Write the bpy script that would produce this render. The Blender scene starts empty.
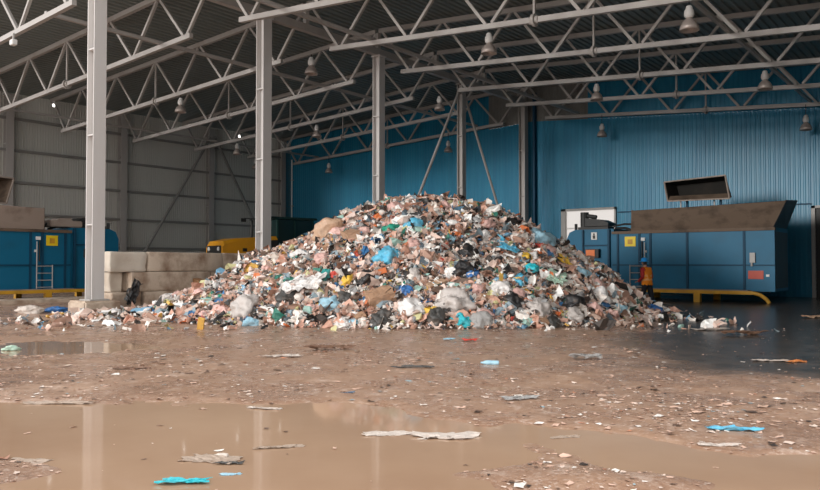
import bpy, bmesh, math, random
import numpy as np
from mathutils import Vector, Matrix, noise as mnoise
random.seed(7); RNG = np.random.default_rng(11)
sc = bpy.context.scene
COL = sc.collection
PI = math.pi

# ------------------------------------------------------------------ camera
H = 1.62; F = 749.0; HZ = 263.3
AL = math.radians(38.2); CA, SA = math.cos(AL), math.sin(AL)
cam = bpy.data.cameras.new('camera'); camo = bpy.data.objects.new('camera', cam)
COL.objects.link(camo); sc.camera = camo
cam.sensor_width = 36; cam.lens = 36*F/820; cam.clip_end = 400
camo.location = (0, 0, H); camo.rotation_euler = (math.radians(90+1.4), 0, AL)

def gw(u, v):            # ground coordinates (metres right, metres ahead of the standpoint) -> world
    return (u*CA - v*SA, u*SA + v*CA)
def ground_at(px, py):   # where a sight line meets the ground
    v = H*F/(py-HZ); return ((px-410)/F*v, v)

# ------------------------------------------------------------------ materials
def srgb(r, g, b):
    f = lambda c: (c/255/12.92) if c/255 <= .04045 else ((c/255+.055)/1.055)**2.4
    return (f(r), f(g), f(b), 1)
def newmat(name):
    m = bpy.data.materials.new(name); m.use_nodes = True
    nt = m.node_tree; b = nt.nodes['Principled BSDF']
    return m, nt, b
def mixnode(nt, fac, a, b, blend='MIX'):
    n = nt.nodes.new('ShaderNodeMix'); n.data_type = 'RGBA'; n.blend_type = blend
    if hasattr(fac, 'links'): nt.links.new(fac, n.inputs[0])
    else: n.inputs[0].default_value = fac
    for s, i in ((a, 6), (b, 7)):
        if hasattr(s, 'links'): nt.links.new(s, n.inputs[i])
        else: n.inputs[i].default_value = s
    return n.outputs[2]
def noisenode(nt, scale, detail=4, coord='Object', stretch=None, rough=.55):
    tc = nt.nodes.new('ShaderNodeTexCoord'); mp = nt.nodes.new('ShaderNodeMapping')
    nt.links.new(tc.outputs[coord], mp.inputs[0])
    if stretch: mp.inputs['Scale'].default_value = stretch
    n = nt.nodes.new('ShaderNodeTexNoise'); n.inputs['Scale'].default_value = scale
    n.inputs['Detail'].default_value = detail; n.inputs['Roughness'].default_value = rough
    nt.links.new(mp.outputs[0], n.inputs[0]); return n.outputs[0]
def ramp(nt, fac, stops, interp='LINEAR'):
    r = nt.nodes.new('ShaderNodeValToRGB'); r.color_ramp.interpolation = interp
    e = r.color_ramp.elements
    while len(e) < len(stops): e.new(.5)
    for i, (p, c) in enumerate(stops):
        e[i].position = p; e[i].color = c if len(c) == 4 else (*c, 1)
    nt.links.new(fac, r.inputs[0]); return r.outputs[0]
def painted(name, col, rough=.5, dirt=.35, dirtcol=(.08, .06, .045, 1), scale=1.2, metal=0, stretch=None, bump=0, lo=.5, hi=.75):
    m, nt, b = newmat(name)
    n = noisenode(nt, scale, 6, stretch=stretch)
    f = ramp(nt, n, [(lo, (0, 0, 0)), (hi, (dirt, dirt, dirt))])
    c = mixnode(nt, f, col, dirtcol)
    nt.links.new(c, b.inputs['Base Color'])
    b.inputs['Roughness'].default_value = rough; b.inputs['Metallic'].default_value = metal; b.inputs['Specular IOR Level'].default_value = .3
    if bump:
        bn = nt.nodes.new('ShaderNodeBump'); bn.inputs['Strength'].default_value = bump; bn.inputs['Distance'].default_value = .02
        n2 = noisenode(nt, scale*8, 5); nt.links.new(n2, bn.inputs['Height']); nt.links.new(bn.outputs[0], b.inputs['Normal'])
    return m
M = {}
M['steel'] = painted('pale grey paint', (.42, .395, .375, 1), .5, .3, (.2, .15, .11, 1), .9, stretch=(1, 1, .3))
M['column'] = painted('pale grey column paint', (.60, .575, .56, 1), .45, .25, (.33, .26, .2, 1), .8, stretch=(1, 1, .25))
M['deck'] = painted('galvanised deck', (.22, .245, .235, 1), .5, .3, (.13, .14, .135, 1), .7, metal=.2)
M['wallgrey'] = painted('grey sheet cladding', (.54, .53, .49, 1), .5, .3, (.38, .35, .31, 1), .4, stretch=(1, 1, .2))
M['girt'] = painted('dark girt', (.26, .25, .235, 1), .55, .3)
M['blue'] = painted('blue machine paint', (.004, .125, .235, 1), .5, .4, (.01, .07, .12, 1), 1.1, lo=.45, hi=.8)
M['bluedark'] = painted('dark blue paint', (.004, .05, .10, 1), .6, .3, (.005, .03, .05, 1), 1.1)
M['rust'] = painted('rust brown steel', (.15, .105, .075, 1), .7, .8, (.035, .024, .018, 1), 1.4, bump=.4, stretch=(1, 1, 1.6))
M['rustpale'] = painted('dusty steel', (.33, .27, .23, 1), .7, .6, (.12, .08, .06, 1), 1.4)
M['dark'] = painted('dark steel', (.03, .03, .03, 1), .5, .3)
M['yellow'] = painted('yellow paint', (.62, .33, .03, 1), .45, .5, (.15, .09, .04, 1), 1.5)
M['loader'] = painted('loader yellow', (.8, .36, .02, 1), .35, .25, (.3, .16, .05, 1), 1.5)
M['sign'] = painted('yellow sign', (.85, .62, .02, 1), .4, .1)
M['orange'] = painted('orange panel', (.8, .2, .05, 1), .45, .1)
M['redlabel'] = painted('red label', (.5, .07, .04, 1), .45, .1)
M['white'] = painted('white paint', (.75, .74, .72, 1), .45, .15)
M['doorwhite'] = painted('white door sheet', (.72, .71, .69, 1), .45, .1)
def sheetlight():
    m, nt, b = newmat('translucent white door sheet'); tr = nt.nodes.new('ShaderNodeBsdfTranslucent'); tr.inputs[0].default_value = (.62, .59, .57, 1)
    b.inputs['Base Color'].default_value = (.7, .68, .66, 1); mx = nt.nodes.new('ShaderNodeMixShader'); mx.inputs[0].default_value = .7
    nt.links.new(b.outputs[0], mx.inputs[1]); nt.links.new(tr.outputs[0], mx.inputs[2]); nt.links.new(mx.outputs[0], nt.nodes['Material Output'].inputs[0]); return m
M['doorwhite'] = sheetlight()
M['gable'] = painted('dull grey gable sheet', (.2, .195, .18, 1), .6, .3)
M['frame'] = painted('grey metal frame', (.42, .40, .38, 1), .45, .15)
M['concrete'] = painted('pale concrete', (.60, .49, .39, 1), .9, .9, (.25, .155, .10, 1), 1.6, bump=1, lo=.42, hi=.68)
M['concrete_pale'] = painted('lighter concrete', (.70, .63, .54, 1), .85, .5, (.38, .27, .19, 1), .8, bump=1, )
M['wood'] = painted('weathered wood', (.33, .17, .08, 1), .7, .5, (.1, .05, .03, 1), 3, stretch=(1, 6, 1))
M['glass'] = painted('dark glass', (.015, .035, .035, 1), .12, .1)
M['green'] = painted('dark green paint', (.01, .045, .04, 1), .4, .2)
M['cable'] = painted('black cable', (.02, .02, .02, 1), .5, .1)
M['lampshade'] = painted('aluminium reflector', (.42, .36, .33, 1), .35, .2, metal=.3, scale=4)
M['lampcap'] = painted('white lamp housing', (.7, .68, .66, 1), .4, .1)
mm_, nt_, b_ = newmat('lit lens'); b_.inputs['Base Color'].default_value = (.9, .9, .88, 1); b_.inputs['Emission Color'].default_value = (1, .97, .92, 1); b_.inputs['Emission Strength'].default_value = 4; M['lens'] = mm_
M['darkmatte'] = painted('near-black matte steel', (.022, .02, .018, 1), .95, .3)  # near-black matte tone for the raised bin's shell, inside and out
M['rubber'] = painted('tyre rubber', (.02, .02, .02, 1), .8, .4)
M['skin'] = painted('skin', (.45, .25, .18, 1), .5, 0)
M['hair'] = painted('dark hair', (.03, .02, .015, 1), .6, 0)
M['red'] = painted('red jacket', (.45, .03, .03, 1), .7, .1)
M['vest'] = painted('orange vest', (1.0, .30, .02, 1), .8, 0)
M['stripe'] = painted('reflective stripe', (1, .5, .2, 1), .35, .05)
M['trousers'] = painted('black trousers', (.02, .022, .03, 1), .7, .1)
M['helmet'] = painted('blue helmet', (.02, .3, .75, 1), .3, .05)

# blue wall: a tonal panel variation that belongs to the sheets
def wallblue():
    m, nt, b = newmat('blue sheet cladding')
    n = noisenode(nt, 1.0, 4, stretch=(2.2, 1, .12))
    c = ramp(nt, n, [(.3, (.004, .165, .30)), (.7, (.015, .225, .37))])
    n2 = noisenode(nt, .35, 5)
    f = ramp(nt, n2, [(.5, (0, 0, 0)), (.8, (.35, .35, .35))])
    c = mixnode(nt, f, c, (.02, .085, .12, 1))
    nt.links.new(c, b.inputs['Base Color']); b.inputs['Roughness'].default_value = .36; b.inputs['Specular IOR Level'].default_value = .36
    return m
M['wallblue'] = wallblue()

# palette of refuse, one colour per loose piece
def refuse(name, shift=0.0):
    m, nt, b = newmat(name)
    g = nt.nodes.new('ShaderNodeNewGeometry')
    cols = [((205,180,165),9),((236,228,220),13),((176,140,122),8),((170,128,108),3.5),((236,208,194),8),((248,246,242),10),((110,90,78),5),
            ((196,150,130),6),((150,150,150),5),((66,58,54),6),((30,30,32),6),((216,170,150),6),((120,170,200),1.6),
            ((50,110,160),.9),((50,125,110),.9),((226,180,90),1.3),((215,120,70),1.3),((185,75,65),.6),((160,195,185),1.3),
            ((205,200,150),2),((95,110,120),3),((214,190,180),6),((140,160,170),3)]
    random.Random(3+int(shift*10)).shuffle(cols)
    tot = sum(w for c, w in cols); acc = 0; stops = []
    for c, w in cols:
        stops.append((acc/tot, srgb(*c))); acc += w
    c = ramp(nt, g.outputs['Random Per Island'], stops, 'CONSTANT')
    n = noisenode(nt, 9, 4); f = ramp(nt, n, [(.45, (0, 0, 0)), (.8, (.32, .32, .32))])
    c = mixnode(nt, f, c, (.25, .17, .12, 1))
    nt.links.new(c, b.inputs['Base Color']); b.inputs['Roughness'].default_value = .55
    return m
M['refuse'] = refuse('mixed refuse')
M['heapcore'] = painted('packed refuse', (.16, .11, .085, 1), .8, .7, (.05, .035, .03, 1), 6, bump=.6)
M['mudlitter'] = None
def film(name, col, rough=.4, trans=0.0, dirt=.35):
    m, nt, b = newmat(name)
    n = noisenode(nt, 6, 5); f = ramp(nt, n, [(.5, (0, 0, 0)), (.72, (dirt,)*3)])
    c = mixnode(nt, f, (*col, 1), (.25, .17, .12, 1)); nt.links.new(c, b.inputs['Base Color'])
    b.inputs['Roughness'].default_value = rough
    bn = nt.nodes.new('ShaderNodeBump'); bn.inputs['Strength'].default_value = .8; bn.inputs['Distance'].default_value = .04; n9 = noisenode(nt, 9, 5); nt.links.new(n9, bn.inputs['Height']); nt.links.new(bn.outputs[0], b.inputs['Normal'])
    if trans: b.inputs['Transmission Weight'].default_value = trans; b.inputs['IOR'].default_value = 1.15
    return m
FILM = {k: film(k+' film', v) for k, v in dict(
    white=(.82, .79, .77), milky=(.55, .50, .47), grey=(.33, .32, .31), black=(.022, .022, .024), charcoal=(.07, .068, .065),
    sky=(.12, .5, .72), turquoise=(.03, .5, .58), blue=(.04, .17, .45), green=(.02, .3, .2), teal=(.03, .3, .28), yellow=(.8, .5, .06),
    orange=(.75, .27, .08), red=(.6, .06, .04), tan=(.55, .36, .24), cardboard=(.45, .27, .17), pink=(.72, .45, .4), lightblue=(.35, .58, .7),
    brown=(.2, .11, .07), palegreen=(.45, .62, .5), mudsheet=(.42, .32, .25), dirty=(.62, .54, .48), slate=(.12, .17, .24)).items()}
FILM['clear'] = film('clear plastic film', (.75, .78, .78), .15, .35, .2)

# mud and water
def mudmat():
    m, nt, b = newmat('wet brown mud')
    n = noisenode(nt, .9, 8, rough=.65); n2 = noisenode(nt, 9, 6, rough=.7); n3 = noisenode(nt, 26, 3)
    c = ramp(nt, n, [(.3, (.25, .145, .088)), (.52, (.35, .21, .13)), (.72, (.45, .295, .19))])
    c = mixnode(nt, ramp(nt, n2, [(.4, (0, 0, 0)), (.7, (.85,)*3)]), c, (.43, .29, .20, 1))
    c = mixnode(nt, ramp(nt, n3, [(.57, (0, 0, 0)), (.66, (.7,)*3)]), c, (.60, .48, .40, 1))
    c = mixnode(nt, ramp(nt, n3, [(.28, (.6,)*3), (.36, (0, 0, 0))]), c, (.12, .075, .05, 1))
    n5 = noisenode(nt, 3.2, 8, rough=.75)
    c = mixnode(nt, .25, c, (.36, .2, .15, 1))
    c = mixnode(nt, ramp(nt, n5, [(.54, (0, 0, 0)), (.68, (.75,)*3)]), c, (.66, .51, .42, 1))
    c = mixnode(nt, ramp(nt, n5, [(.3, (.6,)*3), (.42, (0, 0, 0))]), c, (.16, .095, .062, 1))
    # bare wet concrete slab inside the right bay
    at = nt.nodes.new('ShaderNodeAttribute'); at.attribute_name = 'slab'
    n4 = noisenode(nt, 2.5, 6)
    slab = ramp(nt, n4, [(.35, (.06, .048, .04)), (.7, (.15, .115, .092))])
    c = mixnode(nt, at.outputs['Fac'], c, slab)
    nt.links.new(c, b.inputs['Base Color'])
    r = nt.nodes.new('ShaderNodeMapRange'); nt.links.new(n, r.inputs[0])
    r.inputs[1].default_value = .35; r.inputs[2].default_value = .7; r.inputs[3].default_value = .12; r.inputs[4].default_value = .5
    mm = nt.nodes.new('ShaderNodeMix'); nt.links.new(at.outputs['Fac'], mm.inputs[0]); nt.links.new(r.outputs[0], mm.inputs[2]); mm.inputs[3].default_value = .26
    nt.links.new(mm.outputs[0], b.inputs['Roughness'])
    bn = nt.nodes.new('ShaderNodeBump'); bn.inputs['Distance'].default_value = .02
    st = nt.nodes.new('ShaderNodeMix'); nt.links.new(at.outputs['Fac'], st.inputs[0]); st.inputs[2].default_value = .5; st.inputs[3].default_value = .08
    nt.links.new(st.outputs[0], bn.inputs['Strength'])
    nt.links.new(n2, bn.inputs['Height']); nt.links.new(bn.outputs[0], b.inputs['Normal'])
    return m
M['mud'] = mudmat()
def watermat():
    m, nt, b = newmat('murky brown water')
    n = noisenode(nt, .35, 5)
    c = ramp(nt, n, [(.3, (.36, .225, .145)), (.7, (.47, .315, .21))])
    nt.links.new(c, b.inputs['Base Color']); b.inputs['Roughness'].default_value = .06; b.inputs['IOR'].default_value = 1.33
    b.inputs['Specular IOR Level'].default_value = .5
    bn = nt.nodes.new('ShaderNodeBump'); bn.inputs['Strength'].default_value = .05; bn.inputs['Distance'].default_value = .01
    n2 = noisenode(nt, 5, 2); nt.links.new(n2, bn.inputs['Height']); nt.links.new(bn.outputs[0], b.inputs['Normal'])
    return m
M['water'] = watermat()

# ------------------------------------------------------------------ mesh builder
class MB:
    def __init__(s, T=None): s.v = []; s.f = []; s.mi = []; s.T = T; s.cur = 0
    def add(s, vs, fs):
        o = len(s.v)
        s.v += [tuple(s.T(*p)) if s.T else tuple(p) for p in vs]
        s.f += [tuple(i+o for i in f) for f in fs]; s.mi += [s.cur]*len(fs)
        return s
    def box(s, x0, x1, y0, y1, z0, z1):
        vs = [(x, y, z) for z in (z0, z1) for y in (y0, y1) for x in (x0, x1)]
        return s.add(vs, [(0, 2, 3, 1), (4, 5, 7, 6), (0, 1, 5, 4), (2, 6, 7, 3), (0, 4, 6, 2), (1, 3, 7, 5)])
    def bevbox(s, x0, x1, y0, y1, z0, z1, b=.03, jit=0):
        bm = bmesh.new(); bmesh.ops.create_cube(bm, size=1)
        for v in bm.verts:
            v.co = Vector(((x0+x1)/2+v.co.x*(x1-x0), (y0+y1)/2+v.co.y*(y1-y0), (z0+z1)/2+v.co.z*(z1-z0)))
        bmesh.ops.bevel(bm, geom=bm.edges[:], offset=b, segments=2, affect='EDGES')
        if jit:
            for v in bm.verts: v.co += Vector((random.uniform(-jit, jit), random.uniform(-jit, jit), random.uniform(-jit, jit)))
        bm.verts.index_update()
        s.add([v.co[:] for v in bm.verts], [[v.index for v in f.verts] for f in bm.faces]); bm.free(); return s
    def bar(s, p, q, w, h, up=(0, 0, 1)):
        p = Vector(p); q = Vector(q); d = (q-p).normalized(); up = Vector(up)
        if abs(d.dot(up)) > .98: up = Vector((0, 1, 0))
        a = d.cross(up).normalized()*w/2; c = a.cross(d).normalized()*h/2
        vs = [r+i*a+j*c for r in (p, q) for i, j in ((-1, -1), (1, -1), (1, 1), (-1, 1))]
        return s.add(vs, [(0, 1, 2, 3), (7, 6, 5, 4), (0, 4, 5, 1), (1, 5, 6, 2), (2, 6, 7, 3), (3, 7, 4, 0)])
    def tube(s, p, q, r, n=10, r2=None):
        p = Vector(p); q = Vector(q); r2 = r if r2 is None else r2; d = (q-p).normalized()
        a = d.orthogonal().normalized(); c = d.cross(a)
        vs = [pp+(a*math.cos(2*PI*i/n)+c*math.sin(2*PI*i/n))*rr for pp, rr in ((p, r), (q, r2)) for i in range(n)]
        return s.add(vs, [(i, (i+1) % n, n+(i+1) % n, n+i) for i in range(n)]+[tuple(range(n))[::-1], tuple(range(n, 2*n))])
    def path(s, pts, r, n=8):
        for a, b in zip(pts[:-1], pts[1:]): s.tube(a, b, r, n)
        return s
    def lathe(s, prof, c, n=20):
        vs = [(c[0]+r*math.cos(2*PI*i/n), c[1]+r*math.sin(2*PI*i/n), c[2]+z) for r, z in prof for i in range(n)]
        fs = [(k*n+i, k*n+(i+1) % n, (k+1)*n+(i+1) % n, (k+1)*n+i) for k in range(len(prof)-1) for i in range(n)]
        return s.add(vs, fs)
    def prism(s, poly, a, b, axis='y'):
        n = len(poly)
        mk = {'y': lambda p, t: (p[0], t, p[1]), 'x': lambda p, t: (t, p[0], p[1]), 'z': lambda p, t: (p[0], p[1], t)}[axis]
        vs = [mk(p, a) for p in poly]+[mk(p, b) for p in poly]
        return s.add(vs, [tuple(range(n)), tuple(range(n, 2*n))[::-1]]+[(i, (i+1) % n, n+(i+1) % n, n+i) for i in range(n)])
    def slab(s, quad, t):   # thick plate from 4 corners
        q = [Vector(p) for p in quad]; nrm = (q[1]-q[0]).cross(q[3]-q[0]).normalized()*t
        vs = q+[p+nrm for p in q]
        return s.add(vs, [(0, 1, 2, 3), (7, 6, 5, 4), (0, 4, 5, 1), (1, 5, 6, 2), (2, 6, 7, 3), (3, 7, 4, 0)])
    def build(s, name, mat, parent=None, smooth=False, mats=None):
        me = bpy.data.meshes.new(name)
        off = Vector(parent['_w']) if parent is not None else Vector((0, 0, 0))
        me.from_pydata([Vector(p)-off for p in s.v], [], s.f)
        for m_ in (mats or [mat]): me.materials.append(m_)
        if mats: me.polygons.foreach_set('material_index', s.mi)
        bm = bmesh.new(); bm.from_mesh(me); bmesh.ops.recalc_face_normals(bm, faces=bm.faces[:]); bm.to_mesh(me); bm.free()
        if smooth: me.polygons.foreach_set('use_smooth', [True]*len(me.polygons))
        o = bpy.data.objects.new(name, me); COL.objects.link(o)
        if parent is not None:
            o.parent = parent; o['_w'] = tuple(off)
        else: o['_w'] = (0, 0, 0)
        return o
def tag(o, label=None, cat=None, group=None, kind=None):
    if label: o['label'] = label
    if cat: o['category'] = cat
    if group: o['group'] = group
    if kind: o['kind'] = kind
    return o
def thing(name, loc, label, cat, group=None):
    o = bpy.data.objects.new(name, None); COL.objects.link(o); o.location = loc; o.empty_display_size = .2
    o['_w'] = tuple(loc); return tag(o, label, cat, group)
def struct(o): o['kind'] = 'structure'; return o

# ------------------------------------------------------------------ building dimensions (X counted to the left)
RX = 22.2; LX = 43.8; RW = 1.3; YB = 39.75; K = [12.3+4.513*k for k in range(7)]
CY = [12.3, 19.1, 25.9, 32.6, 39.15]
def zb(X): return 10.25-.075*(RX-X) if X < RX else 10.22-.051*(X-RX)
def zt(X): return zb(X)+2.0
def zdeck(X): return zt(X)+.12

# ------------------------------------------------------------------ ground
NG = 64
_lat = {}
def vnoise(x, y, seed, per=512):
    if seed not in _lat: _lat[seed] = np.random.default_rng(seed).random((per, per))
    L = _lat[seed]; xi = np.floor(x).astype(int); yi = np.floor(y).astype(int); fx = x-xi; fy = y-yi
    fx = fx*fx*(3-2*fx); fy = fy*fy*(3-2*fy)
    g = lambda a, b: L[a % per, b % per]
    return (g(xi, yi)*(1-fx)+g(xi+1, yi)*fx)*(1-fy)+(g(xi, yi+1)*(1-fx)+g(xi+1, yi+1)*fx)*fy
def fbm(x, y, sc_, oct_=5, seed=1):
    t = 0; a = 1; n = 0
    for o in range(oct_):
        t = t+a*vnoise(x*sc_*2**o+17*o, y*sc_*2**o+31*o, seed+o); n += a; a *= .55
    return t/n*2-1
def sstep(a, b, x):
    t = np.clip((x-a)/(b-a), 0, 1); return t*t*(3-2*t)
def blob(u, v, cu, cv, ru, rv):
    return np.exp(-(((u-cu)/ru)**2+((v-cv)/rv)**2))
def ground_h(x, y):
    x = np.asarray(x, float); y = np.asarray(y, float)
    u = x*CA+y*SA; v = -x*SA+y*CA
    px = 410+u/np.maximum(v, 1)*F
    n = fbm(x, y, .55, 6, 3); n2 = fbm(x, y, 3.0, 4, 30)
    h = .028+.022*n+.016*n2
    # the large foreground pool, its far shore bends towards the viewer on the right
    shore = 8.55-1.15*sstep(-.9, 1.2, u)-1.15*sstep(1.3, 3.2, u)
    pool = sstep(.35, -.25, v-shore-.6*n-.35*n2)
    h = h-.085*pool
    h = h+.075*blob(u, v, -3.3, 5.9, 1.25, .75)+.075*blob(u, v, 1.35, 5.45, 1.0, .42)+.035*blob(u, v, .2, 5.8, .9, .25)+.05*blob(u, v, -2.4, 4.9, 1.2, .5)
    # small puddle on the left and thin ones
    h = h+.06*blob(u, v, 1.25, 6.2, .55, .55)+.05*blob(u, v, 1.7, 5.55, .9, .35)+.03*blob(u, v, .9, 6.9, .8, .5)
    h = h-.075*blob(u, v, -7.2, 14.4, 2.3, 1.0)
    h = h-.02*blob(u, v, .6, 9.6, 1.6, .7)
    # smooth slab inside the right bay
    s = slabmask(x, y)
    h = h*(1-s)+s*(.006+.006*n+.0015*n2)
    h = h+.02*sstep(25, 30, -x*0+v)*(1-s)
    return np.clip(h, -.06, .09)
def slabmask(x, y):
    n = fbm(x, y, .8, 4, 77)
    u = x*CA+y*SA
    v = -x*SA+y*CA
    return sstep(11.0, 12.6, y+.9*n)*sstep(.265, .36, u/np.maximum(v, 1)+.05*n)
def build_ground():
    xs = np.concatenate([np.arange(-60, -20, .3), np.arange(-20, 8.01, .085)])
    ys = np.concatenate([np.arange(-14, -2, .3), np.arange(-2, 20, .085), np.arange(20, YB+.21, .25)])
    X, Y = np.meshgrid(xs, ys); Z = ground_h(X, Y)
    co = np.stack([X, Y, Z], -1).reshape(-1, 3); ny, nx = X.shape
    idx = np.arange(nx*ny).reshape(ny, nx)
    q = np.stack([idx[:-1, :-1], idx[:-1, 1:], idx[1:, 1:], idx[1:, :-1]], -1).reshape(-1, 4)
    me = bpy.data.meshes.new('floor'); me.vertices.add(len(co)); me.vertices.foreach_set('co', co.ravel())
    me.loops.add(q.size); me.loops.foreach_set('vertex_index', q.ravel().astype(np.int32))
    me.polygons.add(len(q)); me.polygons.foreach_set('loop_start', np.arange(0, q.size, 4, dtype=np.int32))
    me.polygons.foreach_set('use_smooth', np.ones(len(q), bool))
    me.update(calc_edges=True)
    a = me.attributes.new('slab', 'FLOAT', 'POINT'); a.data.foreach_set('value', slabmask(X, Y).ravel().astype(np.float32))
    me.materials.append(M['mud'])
    o = bpy.data.objects.new('floor', me); COL.objects.link(o); struct(o)
build_ground()
class Grid:
    def __init__(s, fn, a0, a1, b0, b1, st):
        s.a0, s.b0, s.st = a0, b0, st
        A, B = np.meshgrid(np.arange(a0, a1, st), np.arange(b0, b1, st)); s.G = fn(A, B).tolist(); s.nb = len(s.G)-2; s.na = len(s.G[0])-2
    def __call__(s, a, b):
        fa = min(max((a-s.a0)/s.st, 0), s.na); fb = min(max((b-s.b0)/s.st, 0), s.nb); i = int(fa); j = int(fb); fa -= i; fb -= j; G = s.G
        return (G[j][i]*(1-fa)+G[j][i+1]*fa)*(1-fb)+(G[j+1][i]*(1-fa)+G[j+1][i+1]*fa)*fb
gz = Grid(ground_h, -34, 8, -2, 30, .06)
slab_at = Grid(slabmask, -34, 8, -2, 30, .15)
clump_at = Grid(lambda x, y: fbm(x, y, .7, 3, 90), -34, 8, -2, 30, .15)
w = MB(); w.add([(-50, -12, 0), (7, -12, 0), (7, 11.9, 0), (-50, 11.9, 0)], [(0, 1, 2, 3)])
tag(w.build('puddle_water', M['water']), 'shallow pool of still brown water over the muddy yard', 'water', kind='stuff')

# ------------------------------------------------------------------ cladding
def corrugated(p0, p1, z0, z1, pitch=.25, dep=.035, nrm=(0, -1)):
    """sheet from p0 to p1 (plan) with vertical trapezoid ribs; z1 may be a function of distance"""
    p0 = Vector(p0); p1 = Vector(p1); L = (p1-p0).length; d = (p1-p0)/L; n = Vector(nrm)
    b = MB(); pts = []; s = 0
    while s < L:
        for a, k in ((0, 0), (.45, 0), (.6, 1), (.85, 1)):
            if s+a*pitch < L: pts.append((s+a*pitch, k*dep))
        s += pitch
    pts.append((L, 0))
    vs = []
    for s, k in pts:
        q = p0+d*s+n*k; zz = z1(s) if callable(z1) else z1; za = z0(s) if callable(z0) else z0
        vs += [(q.x, q.y, za), (q.x, q.y, zz)]
    b.add(vs, [(2*i, 2*i+2, 2*i+3, 2*i+1) for i in range(len(pts)-1)])
    return b
# left wall
b = corrugated((-LX, 12.0), (-LX, YB), 0, zdeck(LX), .155, .022, (1, 0)); struct(b.build('wall_left', M['wallgrey']))
# right wall (just outside the picture)
b = corrugated((-RW, 12.0), (-RW, YB), 0, zdeck(RW), .27, .04, (-1, 0)); struct(b.build('wall_right', M['wallgrey']))
# back wall: blue below, grey panel under the ridge, openings for two doors
D1 = (16.67, 20.0, 0, 4.75)   # X range, z range
D2 = (5.2, 6.98, 0, 4.35)
def backwall():
    b = MB(); zl = 10.05
    def pc(Xa, Xb, z0, z1):
        c = corrugated((-Xa, YB), (-Xb, YB), z0, z1, .22, .014, (0, -1)); b.add(c.v, c.f); b.mi[-len(c.f):] = [b.cur]*len(c.f)
    zc = lambda X0: (lambda s: zb(X0-s)-.1)
    zu = lambda X0: (lambda s: zdeck(X0-s))
    pc(LX, RX, 0, zc(LX)); pc(RX, D1[1], 0, zc(RX)); pc(D1[1], D1[0], D1[3], zc(D1[1])); pc(D1[0], D2[1], 0, zc(D1[0]))
    pc(D2[1], D2[0], D2[3], zc(D2[1])); pc(D2[0], RW, 0, zc(D2[0]))
    # upper strip
    pc(LX, 25, zc(LX), zu(LX)); pc(18.35, RW, zc(18.35), zu(18.35)); b.cur = 1; pc(25, RX, zc(25), zu(25)); pc(RX, 18.35, zc(RX), zu(RX))
    b.cur = 1; pc(LX, 43.0, 0, zu(LX)); b.cur = 1
    for i in range(1): pass
    return b
b = backwall(); o = b.build('wall_back', None, mats=[M['wallblue'], M['gable']]); struct(o)
# roof deck with ribs running along the building
def roof():
    b = MB(); pts = []; X = RW-.6; pitch = .33
    while X < LX+.5:
        for a, k in ((0, 0), (.4, 0), (.5, 1), (.9, 1)): pts.append((X+a*pitch, k*.07))
        X += pitch
    vs = []
    for X, k in pts: vs += [(-X, 11.4, zdeck(X)+k), (-X, YB+.1, zdeck(X)+k)]
    b.add(vs, [(2*i, 2*i+2, 2*i+3, 2*i+1) for i in range(len(pts)-1)]); return b
struct(roof().build('ceiling', M['deck']))
# blind rooms behind the two doors
def door(nm, D, fw):
    a, c, z0, z1 = D; b = MB()
    b.box(-c, -c+fw, YB-.14, YB+.05, 0, z1); b.box(-c, -a, YB-.14, YB+.05, z1-.12, z1); b.box(-a-.1, -a, YB-.14, YB+.05, 0, z1)
    return struct(b.build(nm, M['frame']))
d1 = door('door_1', D1, .28)
b = MB(); b.add([(-D1[1]+.28, YB+.02, 0), (-D1[0]-.1, YB+.02, 0), (-D1[0]-.1, YB+.02, D1[3]-.12), (-D1[1]+.28, YB+.02, D1[3]-.12)], [(0, 1, 2, 3)])
for z in (1.2, 2.4, 3.6): b.box(-D1[1]+.28, -D1[0]-.1, YB-.05, YB-.02, z, z+.04)
b.build('door_panel', M['doorwhite'], d1)
d2 = door('door_2', D2, .16)
b = MB(); b.box(-D2[1]+.16, -D2[0]-.1, YB+.0, YB+.06, 0, D2[3]-.12)
for i in range(19): b.box(-D2[1]+.16, -D2[0]-.1, YB-.025, YB+.01, .1+i*.21, .25+i*.21)
b.build('door_panel', M['dark'], d2)
b = MB(); b.box(-16.6, -D2[1], YB-.08, YB-.03, 4.42, 4.48); struct(b.build('trim_1', M['bluedark']))
# girts on the left wall
for i, z in enumerate((9.8, 8.0, 6.2, 4.4, 2.6, .8)):
    b = MB(); b.box(-LX+.06, -LX+.2, 12.0, YB-.1, z-.07, z+.07)
    tag(b.build('wall_girt', M['girt']), ['dark horizontal rail on the grey left wall, topmost of the rails', 'dark horizontal rail on the grey left wall, second from the top',
        'dark horizontal rail on the grey left wall, third from the top', 'dark horizontal rail on the grey left wall just above the blue machine',
        'dark horizontal rail low on the grey left wall, at the height of the yellow loader', 'dark horizontal rail near the floor of the grey left wall'][i], 'rail')

# ------------------------------------------------------------------ columns
def column(X, y, zt_, label, group=None, w_=.44, z0=0., mat='column', cleats=(2.8, 5.6, 8.3)):
    t = thing('steel_column', (-X, y, z0), label, 'column', group)
    b = MB(); h = w_/2; tf = .035
    b.box(-X-h, -X-h+tf, y-h, y+h, z0, zt_); b.box(-X+h-tf, -X+h, y-h, y+h, z0, zt_); b.box(-X-h+tf, -X+h-tf, y-.02, y+.02, z0, zt_)
    b.build('shaft', M[mat], t)
    b = MB(); b.bevbox(-X-h-.12, -X+h+.12, y-h-.12, y+h+.12, z0, z0+.05, .01); b.build('base_plate', M['frame'], t)
    for z in cleats:
        b = MB(); b.box(-X-h+tf, -X+h-tf, y-h+.02, y-.02, z, z+.04); b.build('stiffener', M[mat], t)
    b = MB(); b.box(-X-h-.05, -X+h+.05, y-h-.05, y+h+.05, zt_, zt_+.05); b.build('cap_plate', M[mat], t)
    return t
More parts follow.
